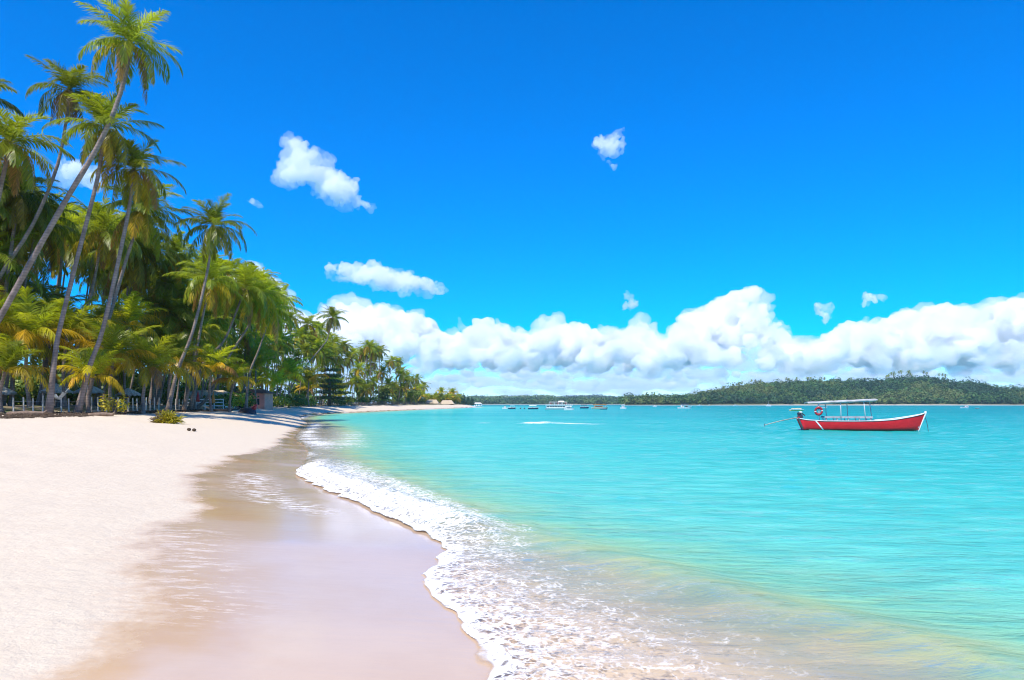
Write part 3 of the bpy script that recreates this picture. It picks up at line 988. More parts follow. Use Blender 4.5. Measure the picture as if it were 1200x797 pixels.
# ---- the low bright palms along the front of the grove
lows = [(6, 436, 42, 49), (32, 398, 52, 54), (78, 392, 46, 58), (108, 443, 36, 53), (133, 420, 46, 56), (174, 434, 42, 57), (203, 428, 38, 66), (58, 374, 40, 66),
        (150, 382, 38, 70), (248, 432, 30, 72), (275, 446, 24, 74), (300, 432, 27, 110), (322, 452, 20, 126), (340, 440, 23, 142), (362, 446, 19, 162),
        (-25, 384, 46, 52), (120, 396, 40, 68), (228, 396, 34, 78)]
LOW_LABELS = ['low bushy palm at the far left with fronds down to the fence', 'large bright green low palm at the left, fronds arching wide', 'low green palm between the two tall leaning trunks',
              'low palm with golden hanging fronds between the leaning trunks', 'low golden palm right of the second leaning trunk', 'bright low palm behind the round bush on the sand',
              'low palm at the foot of the clear round-crowned palm', 'taller green palm rising behind the first thick trunk', 'low palm rising behind the golden one', 'yellow-green low palm behind the leaning group of trunks',
              'small bright yellow palm beside the salmon wall', 'low palm at the right end of the near grove', 'small golden palm on the open sand edge', 'low green palm behind the small golden one',
              'low palm left of the tiered dark tree', 'low palm crown partly cut by the left edge', 'low palm deep behind the leaning trunks', 'low palm deep behind the round bush']
for i, ((px, py, r, Y), lab) in enumerate(zip(lows, LOW_LABELS)):
    c = at(px, py, Y)
    b = Vector((c.x - random.uniform(-.2, .7), Y + random.uniform(-.5, .5), 0)); b.z = gz(b.x, b.y) - .1
    midp = (b + c) / 2 + Vector((-.2, 0, 0))
    palm([b, midp, c], LOWP[i % 5], r * Y / FPX / (4.4 * .80), lab, 'low bright palms in front of the grove', .2, .15)

# ---- the grove behind
SKY_P = np.array([(-80, 170), (0, 205), (50, 235), (100, 250), (150, 250), (180, 262), (200, 290), (215, 315), (240, 320), (280, 335), (300, 340), (340, 358), (352, 380), (372, 392), (400, 405), (425, 404),
                  (440, 414), (465, 424), (482, 436), (495, 452), (510, 458), (530, 464), (560, 468)], float)
TREEY = np.array([(-100, 48), (0, 52), (100, 60), (200, 74), (250, 86), (300, 112), (350, 150), (400, 195), (430, 225), (465, 270), (500, 335), (530, 400), (545, 430)], float)
gr = random.Random(77)
GROVE = {0: 'palm deep in the grove behind the tall leaning palms', 1: 'palm in the middle of the curving beach grove', 2: 'small distant palm near the far end of the beach'}
cnt = 0
for zone, (p0, p1, num) in enumerate(((-90, 235, 44), (235, 380, 66), (380, 540, 84))):
    for i in range(num):
        px = gr.uniform(p0, p1)
        if i % 3 == 0: px = p0 + (p1 - p0) * (i / num)
        Yb = np.interp(px, TREEY[:, 0], TREEY[:, 1])
        Yd = Yb + gr.choice((2, 5, 9, 14, 20, 28)) * (1.0 if zone == 0 else 1.2 if zone == 1 else 1.5) + gr.uniform(0, 4)
        top = np.interp(px, SKY_P[:, 0], SKY_P[:, 1])
        rad_m = gr.uniform(2.9, 3.9) if zone == 0 else gr.uniform(2.3, 3.4)
        rpx = rad_m * FPX / Yd
        low_lim = 455 if zone == 0 else 463 if zone == 1 else 470
        py = top + rpx * .55 + (low_lim - top) * (gr.random() ** 1.5) * .75
        if zone:
            if i % 5 == 2: py = top - rpx * gr.uniform(-.1, .5)      # a few stand clear of the rest
            else: py += rpx * gr.uniform(.15, .6)
        c = at(px, min(py, low_lim), Yd)
        g = gz(c.x, Yd)
        if c.z < g + 2.5: c.z = g + gr.uniform(2.5, 4.0)
        hgt = c.z - g
        lean = gr.uniform(0.02, .22) * hgt
        bx = c.x - lean
        b = Vector((bx, Yd + gr.uniform(-1, 1), gz(bx, Yd) - .1))
        m1 = b.lerp(c, .5) + Vector((lean * gr.uniform(-.05, .12), 0, 0))
        low = hgt < 7 and gr.random() < .65
        if Yd < 95: cm = gr.choice(LOWP if low else TALL)
        else: cm = gr.choice(LOW_F if low else TALL_F)
        L = 4.4 if (low and Yd < 95) else 4.0 if Yd >= 95 else 3.7
        palm([b, m1, c], cm, rad_m / (L * .8), GROVE[zone], ('palms deep in the near grove', 'palms of the curving middle grove', 'palms at the far end of the beach')[zone], .18, .11)
        cnt += 1


# ------------------------------------------------------------------ leafy shrubs and broad trees
def leaf_cloud(seed, blobs, n, size, cols, droop=0.0):
    """leaf faces scattered through ellipsoids: blobs = (cx,cy,cz,rx,ry,rz)"""
    r = np.random.default_rng(seed)
    blobs = np.array(blobs, float)
    vol = blobs[:, 3] * blobs[:, 4] * blobs[:, 5]
    bi = r.choice(len(blobs), n, p=vol ** .66 / (vol ** .66).sum())
    u = r.normal(size=(n, 3)); u /= np.linalg.norm(u, axis=1)[:, None]
    rad = r.uniform(.45, 1.0, n) ** .5 * (1 + .12 * r.normal(size=n))
    C = blobs[bi, :3] + u * rad[:, None] * blobs[bi, 3:6]
    nrm = u + r.normal(0, .6, (n, 3)) + np.array([0, 0, .5]); nrm /= np.linalg.norm(nrm, axis=1)[:, None]
    A = np.cross(nrm, r.normal(size=(n, 3))); A /= np.linalg.norm(A, axis=1)[:, None]
    Bv = np.cross(nrm, A)
    s_ = size * r.uniform(.6, 1.4, n)[:, None]
    blk = np.stack([C - A * s_, C - Bv * s_ * .5, C + A * s_, C + Bv * s_ * .5], 1)
    cols = np.array(cols)
    ci = r.integers(0, len(cols), len(blobs))[bi]
    cc = cols[ci] * r.uniform(.7, 1.35, n)[:, None]
    base = np.arange(n) * 4
    Q = np.stack([base, base + 1, base + 2, base + 3], 1)
    return np_mesh('foliage', blk.reshape(-1, 3), Q, False, np.repeat(cc, 4, 0))


def shrub(px, Y, w, hgt, label, cols, seed, group=None, n=700, size=.10, name='shrub', cat='shrub', inland_z=None):
    x = (px - 600) * Y / FPX
    r = random.Random(seed)
    root = empty(name, (x, Y, gz(x, Y)))
    tag(root, label, cat, group)
    bl = [(r.uniform(-.35, .35) * w, r.uniform(-.3, .3) * w, r.uniform(.3, .62) * hgt, w * r.uniform(.2, .34), w * r.uniform(.2, .34), hgt * r.uniform(.28, .4)) for _ in range(7)]
    link_mesh('foliage', leaf_cloud(seed, bl, n, size, cols), [M['broad']], root)
    mb = MB()
    for k in range(4):
        mb.tube([(0, 0, -.1), (r.uniform(-.2, .2) * w, r.uniform(-.2, .2) * w, hgt * .55)], [.04, .015], 5)
    mb.build('stem', M['bark'], root)
    return root


G1, G2, G3, GY = (.09, .15, .02), (.16, .21, .02), (.06, .11, .02), (.42, .36, .02)
hedge = [(254, 90), (262, 92), (272, 95), (285, 86), (304, 92), (318, 104), (334, 118), (346, 132), (362, 140), (410, 190), (424, 205), (436, 225), (448, 240), (456, 255), (468, 268), (480, 285), (492, 305), (270, 82), (300, 120), (350, 170), (395, 200)]
for i, (px, Y) in enumerate(hedge):
    Y = float(np.interp(px, TREEY[:, 0], TREEY[:, 1])) + 2 + (i % 3)
    bright = i % 4 == 1
    shrub(px, Y, 3.4 + (i % 3), 1.9 + .5 * (i % 4), 'yellow-green shrub at the edge of the beach under the palms' if bright else 'dark green shrub at the edge of the beach under the palms',
          [GY, G2] if bright else [G1, G2, G3], 500 + i, 'bright shrubs under the palms' if bright else 'green shrubs under the palms', 500, .22)
for i, px in enumerate(range(-80, 262, 26)):
    Yt = float(np.interp(px, [-100, 0, 100, 200, 262], [48, 52, 60, 74, 88])) + 34
    shrub(px, Yt, 9.0, 5.5 + (i % 3), 'tall dark thicket closing the back of the grove', [(.12, .19, .03), (.09, .15, .025)], 900 + i, 'tall thickets at the back of the grove', 900, .4, 'thicket', 'thicket')
dense = [(268, 100), (292, 112), (318, 130), (340, 150), (360, 172), (385, 200), (405, 220), (425, 240), (445, 262), (462, 285), (478, 305), (492, 330), (505, 352), (518, 380), (-60, 58), (-25, 62), (10, 66), (45, 68), (80, 70), (118, 74), (150, 76), (185, 80), (215, 86), (240, 92)]
for i, (px, Y) in enumerate(dense):
    shrub(px, Y + 16, 6.5, 3.0 + (i % 3) * .7, 'dense dark thicket filling the grove behind the fence', [G1, G2, (.10, .16, .02)], 560 + i, 'thickets behind the fence', 900, .32, 'thicket', 'thicket')
shrub(134, 53, 1.5, 1.7, 'yellow-leaved shrub beside the green bin at the fence', [GY, (.38, .32, .03)], 590, None, 420, .11)

# spiky round bush alone on the sand
x = (195 - 600) * 46 / FPX
b_root = empty('round_bush', (x, 46, gz(x, 46)))
tag(b_root, 'round spiky bush growing alone on the open sand', 'bush')
r = np.random.default_rng(9)
nb = 750
u = r.normal(size=(nb, 3)); u[:, 2] = np.abs(u[:, 2]) * .75 + .05; u /= np.linalg.norm(u, axis=1)[:, None]
L = r.uniform(.65, 1.05, nb)[:, None]
B = r.normal(0, .16, (nb, 3)); B[:, 2] = np.abs(B[:, 2]) * .2
Mi = B + u * L * .62
Tp = Mi + (u * .55 + np.array([0.05, 0, -.35])) * L * .5
W = np.cross(u, r.normal(size=(nb, 3))); W /= np.linalg.norm(W, axis=1)[:, None]; W *= .022
blk = np.stack([B - W, B + W, Mi + W * 1.2, Mi - W * 1.2, Tp], 1) * np.array([1.1, 1.1, 1.3])
bs = np.arange(nb) * 5
side = (u[:, :1] * .8 + .1 * r.normal(size=(nb, 1)))
tc_ = np.where(side > -.25, np.array([[.30, .26, .015]]), np.array([[.14, .10, .06]])) * r.uniform(.6, 1.35, nb)[:, None]
link_mesh('foliage', np_mesh('foliage', blk.reshape(-1, 3), [np.stack([bs, bs + 1, bs + 2, bs + 3], 1), np.stack([bs + 3, bs + 2, bs + 4], 1)], False, np.repeat(tc_, 5, 0)), [M['broad']], b_root)
mb = MB(); mb.blob((0, 0, .1), (.45, .45, .25), 0, 10, 6, .2, random.Random(3)); mb.build('root_mound', M['wood'], b_root)


def broad_tree(px, Y, hgt, w, label, cols, seed, tiers=0, name='broadleaf_tree', group=None, n=2600, size=.3):
    x = (px - 600) * Y / FPX
    r = random.Random(seed)
    root = empty(name, (x, Y, gz(x, Y)))
    tag(root, label, 'tree', group)
    mb = MB(); mb.tube([(0, 0, -.2), (.1, 0, hgt * .5), (0, .1, hgt * .92)], [w * .05, w * .035, .04], 8)
    bl = []
    if tiers:
        for k in range(tiers):
            z = hgt * (.22 + .74 * k / (tiers - 1)); rr = w * .5 * (1 - .42 * (k / (tiers - 1)) ** 2)
            for q in range(8):
                a = q * .785 + k; d = rr * r.uniform(.35, .8)
                bl.append((math.cos(a) * d, math.sin(a) * d, z + r.uniform(-.15, .15), rr * .42, rr * .42, hgt * .045))
                mb.tube([(0, 0, z - .3), (math.cos(a) * d, math.sin(a) * d, z - .05)], [.06, .02], 5)
    else:
        for q in range(12):
            a = r.uniform(0, 6.28); d = w * r.uniform(0, .36); z = hgt * r.uniform(.35, .88)
            bl.append((math.cos(a) * d, math.sin(a) * d, z, w * r.uniform(.13, .22), w * r.uniform(.13, .22), hgt * r.uniform(.10, .17)))
            mb.tube([(0, 0, z * .55), (math.cos(a) * d, math.sin(a) * d, z)], [.08, .02], 5)
    mb.build('trunk', M['bark'], root, True)
    link_mesh('crown', leaf_cloud(seed, bl, n, size, cols), [M['broad']], root)
    return root


broad_tree(386, 184, 10.0, 11.0, 'dark tree with flat tiers of branches at the edge of the far sand', [(.035, .085, .02), (.045, .10, .025)], 610, 6, n=6500, size=.2)
for i, (px, Y, hg, w) in enumerate([(352, 172, 8, 7), (424, 232, 9, 8), (448, 262, 8, 8), (466, 290, 8, 8), (484, 318, 7, 8)]):
    broad_tree(px, Y, hg, w, 'rounded green tree mixed with palms at the far beach edge', [G1, G2, (.07, .12, .02)], 620 + i, 0, group='rounded trees of the far grove', n=1600, size=.4)
# conifers on the point
for i, (px, Y, hg) in enumerate([(528, 440, 6.5), (534, 448, 7.6), (539, 452, 8.0), (544, 455, 8.3), (549, 458, 7.4), (553, 460, 6.4), (531, 470, 7.8), (541, 475, 8.6)]):
    x = (px - 600) * Y / FPX
    root = empty('casuarina_tree', (x, Y, 0.6))
    tag(root, 'dark feathery tree in the blue-green clump on the point', 'tree', 'dark trees on the point')
    rr = random.Random(700 + i)
    mb = MB(); mb.tube([(0, 0, -1), (0, 0, hg * .9)], [.2, .04], 6); mb.build('trunk', M['bark'], root)
    bl = [(rr.uniform(-.5, .5), rr.uniform(-.5, .5), hg * z, 2.3 * (1.06 - z), 2.3 * (1.06 - z), hg * .12) for z in (.2, .34, .48, .62, .76, .9)]
    link_mesh('crown', leaf_cloud(700 + i, bl, 900, .3, [(.018, .065, .045), (.025, .075, .05)]), [M['broad']], root)


# ------------------------------------------------------------------ the far shore: hills and their woods
def hill_obj(name, label, prof, Ysh, Yr, tree_h, n_tree, cols, seed, quads=46, back=1.6, cr=4.5):
    """prof: photo skyline (px,py) of the wooded ridge seen at distance Yr; the land rises from the shore at Ysh"""
    pp = np.array(prof, float)
    xs = (pp[:, 0] - 600) * Yr / FPX
    zs = CAM_H + (HOR - pp[:, 1]) * Yr / FPX - tree_h * .85
    zs = np.maximum(zs, 0.6)
    nx, ny = 260, 44
    gx = np.linspace(xs[0], xs[-1], nx); t = np.linspace(0, back, ny)
    def height(x, tt):
        ridge = np.interp(x, xs, zs)
        up = sstep(0, 1, np.clip(tt, 0, 1)) * .55 + np.clip(tt, 0, 1) * .45
        dn = sstep(back, 1.0, np.maximum(tt, 1))
        return -0.3 + (ridge + .3) * up * np.where(tt > 1, dn, 1) + .9 * sstep(0, .02, tt)
    X_, T_ = np.meshgrid(gx, t, indexing='ij')
    Yv = Ysh + (Yr - Ysh) * T_
    Xp = X_ * Yv / Yr                             # keeps the slope facing the bay
    P_ = np.stack([Xp.ravel(), Yv.ravel(), np.zeros(Xp.size)], 1)
    Zv = height(X_, T_).ravel() + 1.2 * vnoise(P_ / 45, seed) * sstep(.05, .3, T_).ravel()
    idx = np.arange(nx * ny).reshape(nx, ny)
    F_ = np.stack([idx[:-1, :-1].ravel(), idx[1:, :-1].ravel(), idx[1:, 1:].ravel(), idx[:-1, 1:].ravel()], 1)
    shore_t = (T_.ravel() * (Yr - Ysh))
    me = np_mesh(name, np.stack([Xp.ravel(), Yv.ravel(), Zv], 1), F_, True, None, {'up': shore_t})
    o = link_mesh(name, me, [M['hill']])
    tag(o, label, kind='structure')
    # woods
    r = np.random.default_rng(seed)
    tx = r.uniform(xs[0], xs[-1], n_tree); ty = r.uniform(0.035, 1.12, n_tree) ** 1.0
    hz = height(tx, ty)
    yy = Ysh + (Yr - Ysh) * ty
    C = np.stack([tx * yy / Yr, yy, hz], 1)
    kk = r.uniform(.55, 1.0, n_tree) + .8 * (r.random(n_tree) ** 5)
    hh = tree_h * kk * r.uniform(.8, 1.2, n_tree)
    patch = fbm(np.stack([C[:, 0] / 60, C[:, 1] / 60, np.zeros(n_tree)], 1), 3, seed + 2)
    cols = np.array(cols)
    ci = np.clip(((patch * 1.2 + .5 + r.normal(0, .22, n_tree)) * len(cols)).astype(int), 0, len(cols) - 1)
    tcol = cols[ci] * r.uniform(.7, 1.3, n_tree)[:, None]
    u = r.normal(size=(n_tree, quads, 3)); u /= np.linalg.norm(u, axis=2)[:, :, None]
    rad = r.uniform(.5, 1, (n_tree, quads, 1)) ** .5
    q = u * rad * np.stack([cr * kk * 1.15, cr * kk * 1.15, hh * .42], 1)[:, None, :]
    cen = C[:, None, :] + np.array([0, 0, 1.0]) * (hh * .58)[:, None, None] + q
    nrm = u + r.normal(0, .5, u.shape) + np.array([0, 0, .4]); nrm /= np.linalg.norm(nrm, axis=2)[:, :, None]
    A = np.cross(nrm, r.normal(size=u.shape)); A /= np.linalg.norm(A, axis=2)[:, :, None]
    Bv = np.cross(nrm, A)
    sz = cr * .30 * r.uniform(.6, 1.4, (n_tree, quads, 1))
    blk = np.stack([cen - A * sz, cen - Bv * sz * .7, cen + A * sz, cen + Bv * sz * .7], 2).reshape(-1, 3)
    bs_ = np.arange(n_tree * quads) * 4
    cc = np.repeat(np.repeat(tcol[:, None, :], quads, 1) * r.uniform(.88, 1.14, (n_tree, quads, 1)), 4, 1).reshape(-1, 3)
    me = np_mesh('woods', blk, np.stack([bs_, bs_ + 1, bs_ + 2, bs_ + 3], 1), False, cc)
    w = link_mesh('woods', me, [M['forest']])
    tag(w, 'dense green woods covering ' + label.split(',')[0], 'woods', kind='stuff')
    return height, xs, zs


m, nt, out = new_mat('hill_ground')
h = NT(nt)
pos = h.n('ShaderNodeNewGeometry').outputs['Position']
c = h.mix(h.noise(pos, .05, 4), (.05, .09, .02, 1), (.12, .13, .04, 1))
c = h.mix(h.rng(h.math('ADD', h.attr('up'), h.math('MULTIPLY', h.noise(pos, .02, 3), 6.0)), 8, 11, 1, 0), c, (.60, .53, .45, 1))
h.l(h.principled(c, .9).outputs[0], out.inputs['Surface'])
M['hill'] = m

HP = [(728, 472.6), (742, 470), (775, 468), (800, 466), (830, 461.5), (850, 456.5), (870, 452.5), (890, 450), (920, 448.5), (960, 447.5), (1000, 447.5), (1030, 446.5), (1050, 444.5),
      (1080, 443.5), (1105, 446), (1122, 449), (1142, 449.5), (1158, 453), (1172, 456), (1200, 457), (1230, 459), (1280, 464), (1330, 472.6)]
hr, hxs, hzs = hill_obj('hill', 'the long wooded hill across the water on the right', HP, 905, 1120, 10, 5200,
                        [(.022, .065, .022), (.034, .095, .025), (.05, .12, .025), (.08, .145, .028), (.11, .145, .035)], 31)
hill_obj('hill', 'the low green shore beyond the moored boats', [(515, 471), (555, 468), (600, 468.5), (640, 467.5), (680, 467), (720, 467.5), (755, 467.5), (790, 471)], 1500, 1750, 9, 1500,
         [(.03, .085, .03), (.05, .11, .03), (.08, .14, .03)], 37, 30, cr=6.5)
hill_obj('hill', 'the pale green ridge behind the moored boats', [(480, 470), (530, 466), (555, 464.5), (575, 465), (600, 464.5), (625, 464), (640, 464), (655, 465), (680, 467), (700, 469)], 2300, 2700, 9, 1300,
         [(.05, .12, .03), (.09, .16, .04), (.15, .19, .06)], 41, 24, cr=9)
hill_obj('hill', 'the dark blue-green ridge farthest away', [(600, 471), (640, 468), (662, 465.5), (676, 463.5), (700, 463.3), (715, 464.5), (730, 466), (748, 465.5), (765, 466.5), (800, 467), (840, 469)], 3900, 4400, 10, 1200,
         [(.015, .045, .018), (.02, .055, .02)], 43, 24, cr=14)

# palms along the ridge of the right hill
rp = random.Random(8)
RIDGE = make_crown_mesh(480, 14, 4.2, 6, .42, 'tall', False)
for i in range(34):
    if i < 14: px = rp.uniform(1040, 1112)
    else: px = rp.uniform(845, 1045)
    x0 = (px - 600) * 1120 / FPX
    ridge = np.interp(x0, hxs, hzs)
    hgt = rp.uniform(15, 21) if i < 14 else rp.uniform(12.5, 16)
    b = Vector((x0, 1120, ridge - 1)); t_ = Vector((x0 + rp.uniform(-1, 1.5), 1120, ridge + hgt))
    palm([b, b.lerp(t_, .5), t_], RIDGE, rp.uniform(.75, 1.05), 'tiny palm standing above the woods on the hill ridge', 'palms along the hill ridge', .3, .22)


# ------------------------------------------------------------------ boats
def hull_mesh(L, beam, zs, zb, n=22, rake_b=.8, rake_s=.4, flat=.55, thick=.05, stripe=None):
    """open wooden hull, stern at x=0, bow at x=L; zs(t) gunwale height, zb keel depth; returns MB (0 paint,1 trim,2 inside)"""
    mb = MB()
    prof = [(0.0, 1.0), (.55, 1.0), (.86, .80), (1.0, 0.0)]       # depth fraction, width fraction
    m_ = len(prof)
    outer, inner = [], []
    for i in range(n + 1):
        t = i / n
        bw = beam / 2 * (1 - max(0, (t - flat) / (1 - flat)) ** 2.2) * (.86 + .14 * min(1, t / .3))
        bw = max(bw, .02)
        zt = zs(t)
        zk = zb if t < .85 else zb + (t - .85) / .15 * .12
        row = []
        for sgn in (1, -1):
            side = []
            for d, w in prof:
                z = zt + (zk - zt) * d
                # raked ends: upper points reach farther out
                x = t * (L - rake_b * (d) * t ** 6) + (rake_s * d * (1 - t) ** 6)
                side.append((x, sgn * bw * w * (1 - .03 * d), z))
            row.append(side)
        outer.append(row[0] + row[1][::-1][1:])
    k = len(outer[0])
    vs = [p for r_ in outer for p in r_]
    fs = []
    for i in range(n):
        for j in range(k - 1):
            fs.append((i * k + j, i * k + j + 1, (i + 1) * k + j + 1, (i + 1) * k + j))
    fs.append(tuple(range(k)))                       # transom
    mb.add(vs, fs, 0)
    # inside skin, a little smaller
    vi = [(x, y * .93, max(z, zb + .12) - (.0 if abs(z - zs(min(1, x / L))) > 1e-4 else 0)) for x, y, z in vs]
    mb.add(vi, [tuple(reversed(q)) for q in fs[:-1]], 1)
    return mb, outer


BY = 58.0
KB = BY / FPX
boat = empty('motor_boat', at(935, 504.2, BY), 0)
boat.location.z = 0
boat.rotation_euler.z = R(-14); boat.scale = (0.90, 0.90, 0.97)
from mathutils import Matrix
BM = Matrix.LocRotScale(boat.location, boat.rotation_euler, boat.scale)
tag(boat, 'long red wooden boat with a flat white sunroof on posts, moored offshore', 'boat')
BL = 149 * KB
GP = np.array([(0, 14.0), (.07, 12.4), (.2, 11.3), (.45, 11.3), (.62, 11.9), (.75, 13.4), (.88, 16.6), (.96, 19.0), (1.0, 21.0)])
zg = lambda t: float(np.interp(t, GP[:, 0], GP[:, 1])) * KB
hm, outer = hull_mesh(BL, 2.3, zg, -.22, 30, 8.5 * KB, 7.5 * KB, .52)
hull = hm.build('hull', [M['red'], M['grey']], boat, True)
hull.data.shade_smooth()
# rub rail along both gunwales
mb = MB()
for sgn in (1, -1):
    mb.tube([(p[0][0], (p[0][1] if sgn > 0 else p[-1][1]) + sgn * .02, p[0][2] + .02) for p in outer], .035, 6)
mb.build('gunwale', M['white'], boat, True)
mb = MB()
last = outer[-1]
mb.tube([(last[0][0] + .02, 0, last[0][2] + .14), (last[0][0] + .02, 0, last[0][2] - .05), (last[1][0] + .03, 0, last[1][2]), (last[2][0] + .03, 0, last[2][2]), (last[3][0] + .03, 0, -.05)], [.09, .07, .05, .045, .045], 8)
mb.build('stem_post', M['white'], boat, True)
# cream boot stripe near the stern and slanted white stripe, standing proud of the side
def hull_pt(t, d, off=.03):
    i = min(int(t * 30), 29); w = t * 30 - i
    a, b = outer[i], outer[i + 1]
    def on(o): # camera side = negative y: points reversed at the end of the row
        pts_ = [o[-1], o[-2], o[-3], o[3]]
        zz = np.array([q[2] for q in pts_]); zt, zk = zz[0], zz[-1]
        z = zt + (zk - zt) * d
        return np.array([np.interp(-z, -zz, [q[c_] for q in pts_]) for c_ in (0, 1)] + [z])
    p_ = on(a) * (1 - w) + on(b) * w
    return (p_[0], p_[1] - off, p_[2])
mb = MB()
vs, fs = [], []
for i in range(7):
    d = .02 + .74 * i / 6
    t0 = .122 + .052 * i / 6
    vs += [hull_pt(t0, d), hull_pt(t0 + .014, d)]
for i in range(6): fs.append((2 * i, 2 * i + 1, 2 * i + 3, 2 * i + 2))
mb.add(vs, fs); mb.build('slanted_stripe', M['white'], boat)
mb = MB(); vs, fs = [], []
for i in range(25):
    t0 = .05 + .45 * i / 24; th = .085 if t0 < .25 else .085 - .06 * min(1, (t0 - .25) / .2)
    vs += [hull_pt(t0, .80 - th), hull_pt(t0, .80)]
for i in range(24): fs.append((2 * i, 2 * i + 1, 2 * i + 3, 2 * i + 2))
mb.add(vs, fs); mb.build('waterline_stripe', M['cream'], boat)
# deck boards inside, stern deck and foredeck
mb = MB()
mb.box((BL * .36, 0, .28), (BL * .56, 1.75, .05)); mb.build('floor', M['grey'], boat)
mb = MB()
vs = []; fs = []
idx_ = [i for i in range(len(outer)) if i / 30 >= .74]
for i in idx_:
    p0 = outer[i][0]; vs += [(p0[0] - .02, p0[1] * .95, p0[2] - .03), (p0[0] - .02, -p0[1] * .95, p0[2] - .03)]
for i in range(len(idx_) - 1): fs.append((2 * i, 2 * i + 1, 2 * i + 3, 2 * i + 2))
mb.add(vs, fs); mb.build('foredeck', M['white'], boat)
mb = MB(); mb.box((.95, 0, zg(.08) - .06), (1.4, 1.75, .06)); mb.build('stern_deck', M['white'], boat)
# benches
for yy in (-.72, .72):
    mb = MB(); mb.box((BL * .39, yy, 15.3 * KB), (56 * KB, .30, .05)); mb.box((BL * .39, yy + (.13 if yy > 0 else -.13), 16.3 * KB), (56 * KB, .04, .12))
    for q in range(5): mb.box((BL * .39 - 26 * KB + q * 13 * KB, yy, 8 * KB + .28), (.06, .2, 14 * KB - .3))
    mb.build('bench', M['teal'] if yy > 0 else M['grey'], boat)
# sunroof, slightly higher at the front, with slats under it
def zr(x): return (33.8 + 3.8 * (x / KB - 10) / 81) * KB
mb = MB()
x0, x1 = 10 * KB, 91 * KB
prof = [(-1.0, 0), (-.6, .05), (0, .08), (.6, .05), (1.0, 0)]
vs, fs = [], []
for i in range(13):
    xx = x0 + (x1 - x0) * i / 12
    for yy, dz in prof: vs.append((xx, yy * 1.15, zr(xx) + dz - .06 + .015 * math.sin(i * 2.1)))
for i in range(12):
    for j in range(4): fs.append((i * 5 + j, i * 5 + j + 1, (i + 1) * 5 + j + 1, (i + 1) * 5 + j))
mb.add(vs, fs)
mb.add([(a, b, c - .06) for a, b, c in vs], [tuple(reversed(q)) for q in fs])
for j0 in (0, 4):
    vv_ = [vs[i * 5 + j0] for i in range(13)]
    mb.add(vv_ + [(a, b, c - .06) for a, b, c in vv_], [(i, i + 1, i + 14, i + 13) for i in range(12)])
for i0 in (0, 12):
    vv_ = [vs[i0 * 5 + j] for j in range(5)]
    mb.add(vv_ + [(a, b, c - .06) for a, b, c in vv_], [(j, j + 1, j + 6, j + 5) for j in range(4)])
mb.build('sunroof', M['sunroof'], boat)
for (xa, xb) in ((22.5, 24), (48.5, 49.5), (75.5, 78)):
    for yy, off in ((-.95, 0), (.95, 13.5)):
        X0, X1 = (xb + off) * KB, (xa + off * .95) * KB
        mb = MB(); mb.tube([(X0, yy, zg(X0 / BL) - .05), (X1, yy, zr(X1) - .13)], .038, 7); mb.build('post', M['steel'], boat, True)
for yy in (-.97, .97):
    mb = MB(); mb.tube([(x0 + .2, yy, zr(x0) - .17), (x1 - .1, yy, zr(x1) - .17)], .03, 6); mb.build('roof_rail', M['steel'], boat)
# long-tail motor
mot = MB()
mot.box((.18, 0, zg(0) + .20), (.50, .34, .30), 0, 0, .8); mot.blob((.12, 0, zg(0) + .42), (.20, .20, .14), 0, 10, 6)
mot.tube([(.35, .05, zg(0) + .45), (.62, .06, zg(0) + .25)], .05, 6); mot.box((.2, 0, zg(0) + .02), (.3, .25, .1))
mo = mot.build('motor', M['dark'], boat)
mb = MB(); mb.blob((.24, 0, zg(0) + .54), (.17, .17, .07), 0, 10, 5); mb.build('motor_cap', M['white'], mo, True)
mb = MB(); mb.box((.06, -.02, zg(0) + .10), (.16, .30, .10)); mb.build('fuel_tank', M['redtrim'], mo)
mb = MB(); mb.tube([(0, 0, zg(0) + .10), (-1.5, -.05, zg(0) - .20), (-41 * KB, -.1, .42)], [.04, .035, .03], 7); mb.build('propeller_shaft', M['dark'], mo)
mb = MB()
for q in range(3):
    a = q * 2.09; mb.box((-41 * KB - .02, -.1 + .10 * math.cos(a), .42 + .10 * math.sin(a)), (.03, .10, .10))
mb.build('propeller', M['dark'], mo)
# life ring hanging on the first post
ring = empty('life_ring', BM @ Vector((22.6 * KB, -1.06, 23.2 * KB)), R(-14))
tag(ring, 'red life ring with white bands hanging on the boat’s rear post', 'life ring')
nR, nr_ = 28, 10
vs, fs, mi = [], [], []
for i in range(nR):
    a = 2 * math.pi * i / nR
    for j in range(nr_):
        b_ = 2 * math.pi * j / nr_
        rr_ = .25 + .085 * math.cos(b_)
        vs.append((rr_ * math.cos(a), .075 * math.sin(b_), rr_ * 1.12 * math.sin(a)))
mbr, mbw = MB(), MB()
for i in range(nR):
    tgt = mbw if i % 14 in (0,) else mbr
    q = []
    for j in range(nr_):
        q.append((i * nr_ + j, ((i + 1) % nR) * nr_ + j, ((i + 1) % nR) * nr_ + (j + 1) % nr_, i * nr_ + (j + 1) % nr_))
    tgt.add(vs, q)
mbr.build('ring', M['ringred'], ring, True); mbw.build('band', M['white'], ring, True)
mb = MB(); mb.tube([(0, 0, .30), (.02, .08, .42)], .015, 5); mb.build('hanging_cord', M['white'], ring)
# mooring rope
mb = MB(); bowp = BM @ Vector((BL - .02, -.05, zg(1) - .35))
mb.tube([bowp, bowp + Vector((.10, -.1, -.5)), (bowp.x + .18, bowp.y - .2, -.3)], .02, 6)
tag(mb.build('mooring_rope', M['dark']), 'dark mooring rope hanging from the red bow into the water', 'rope')


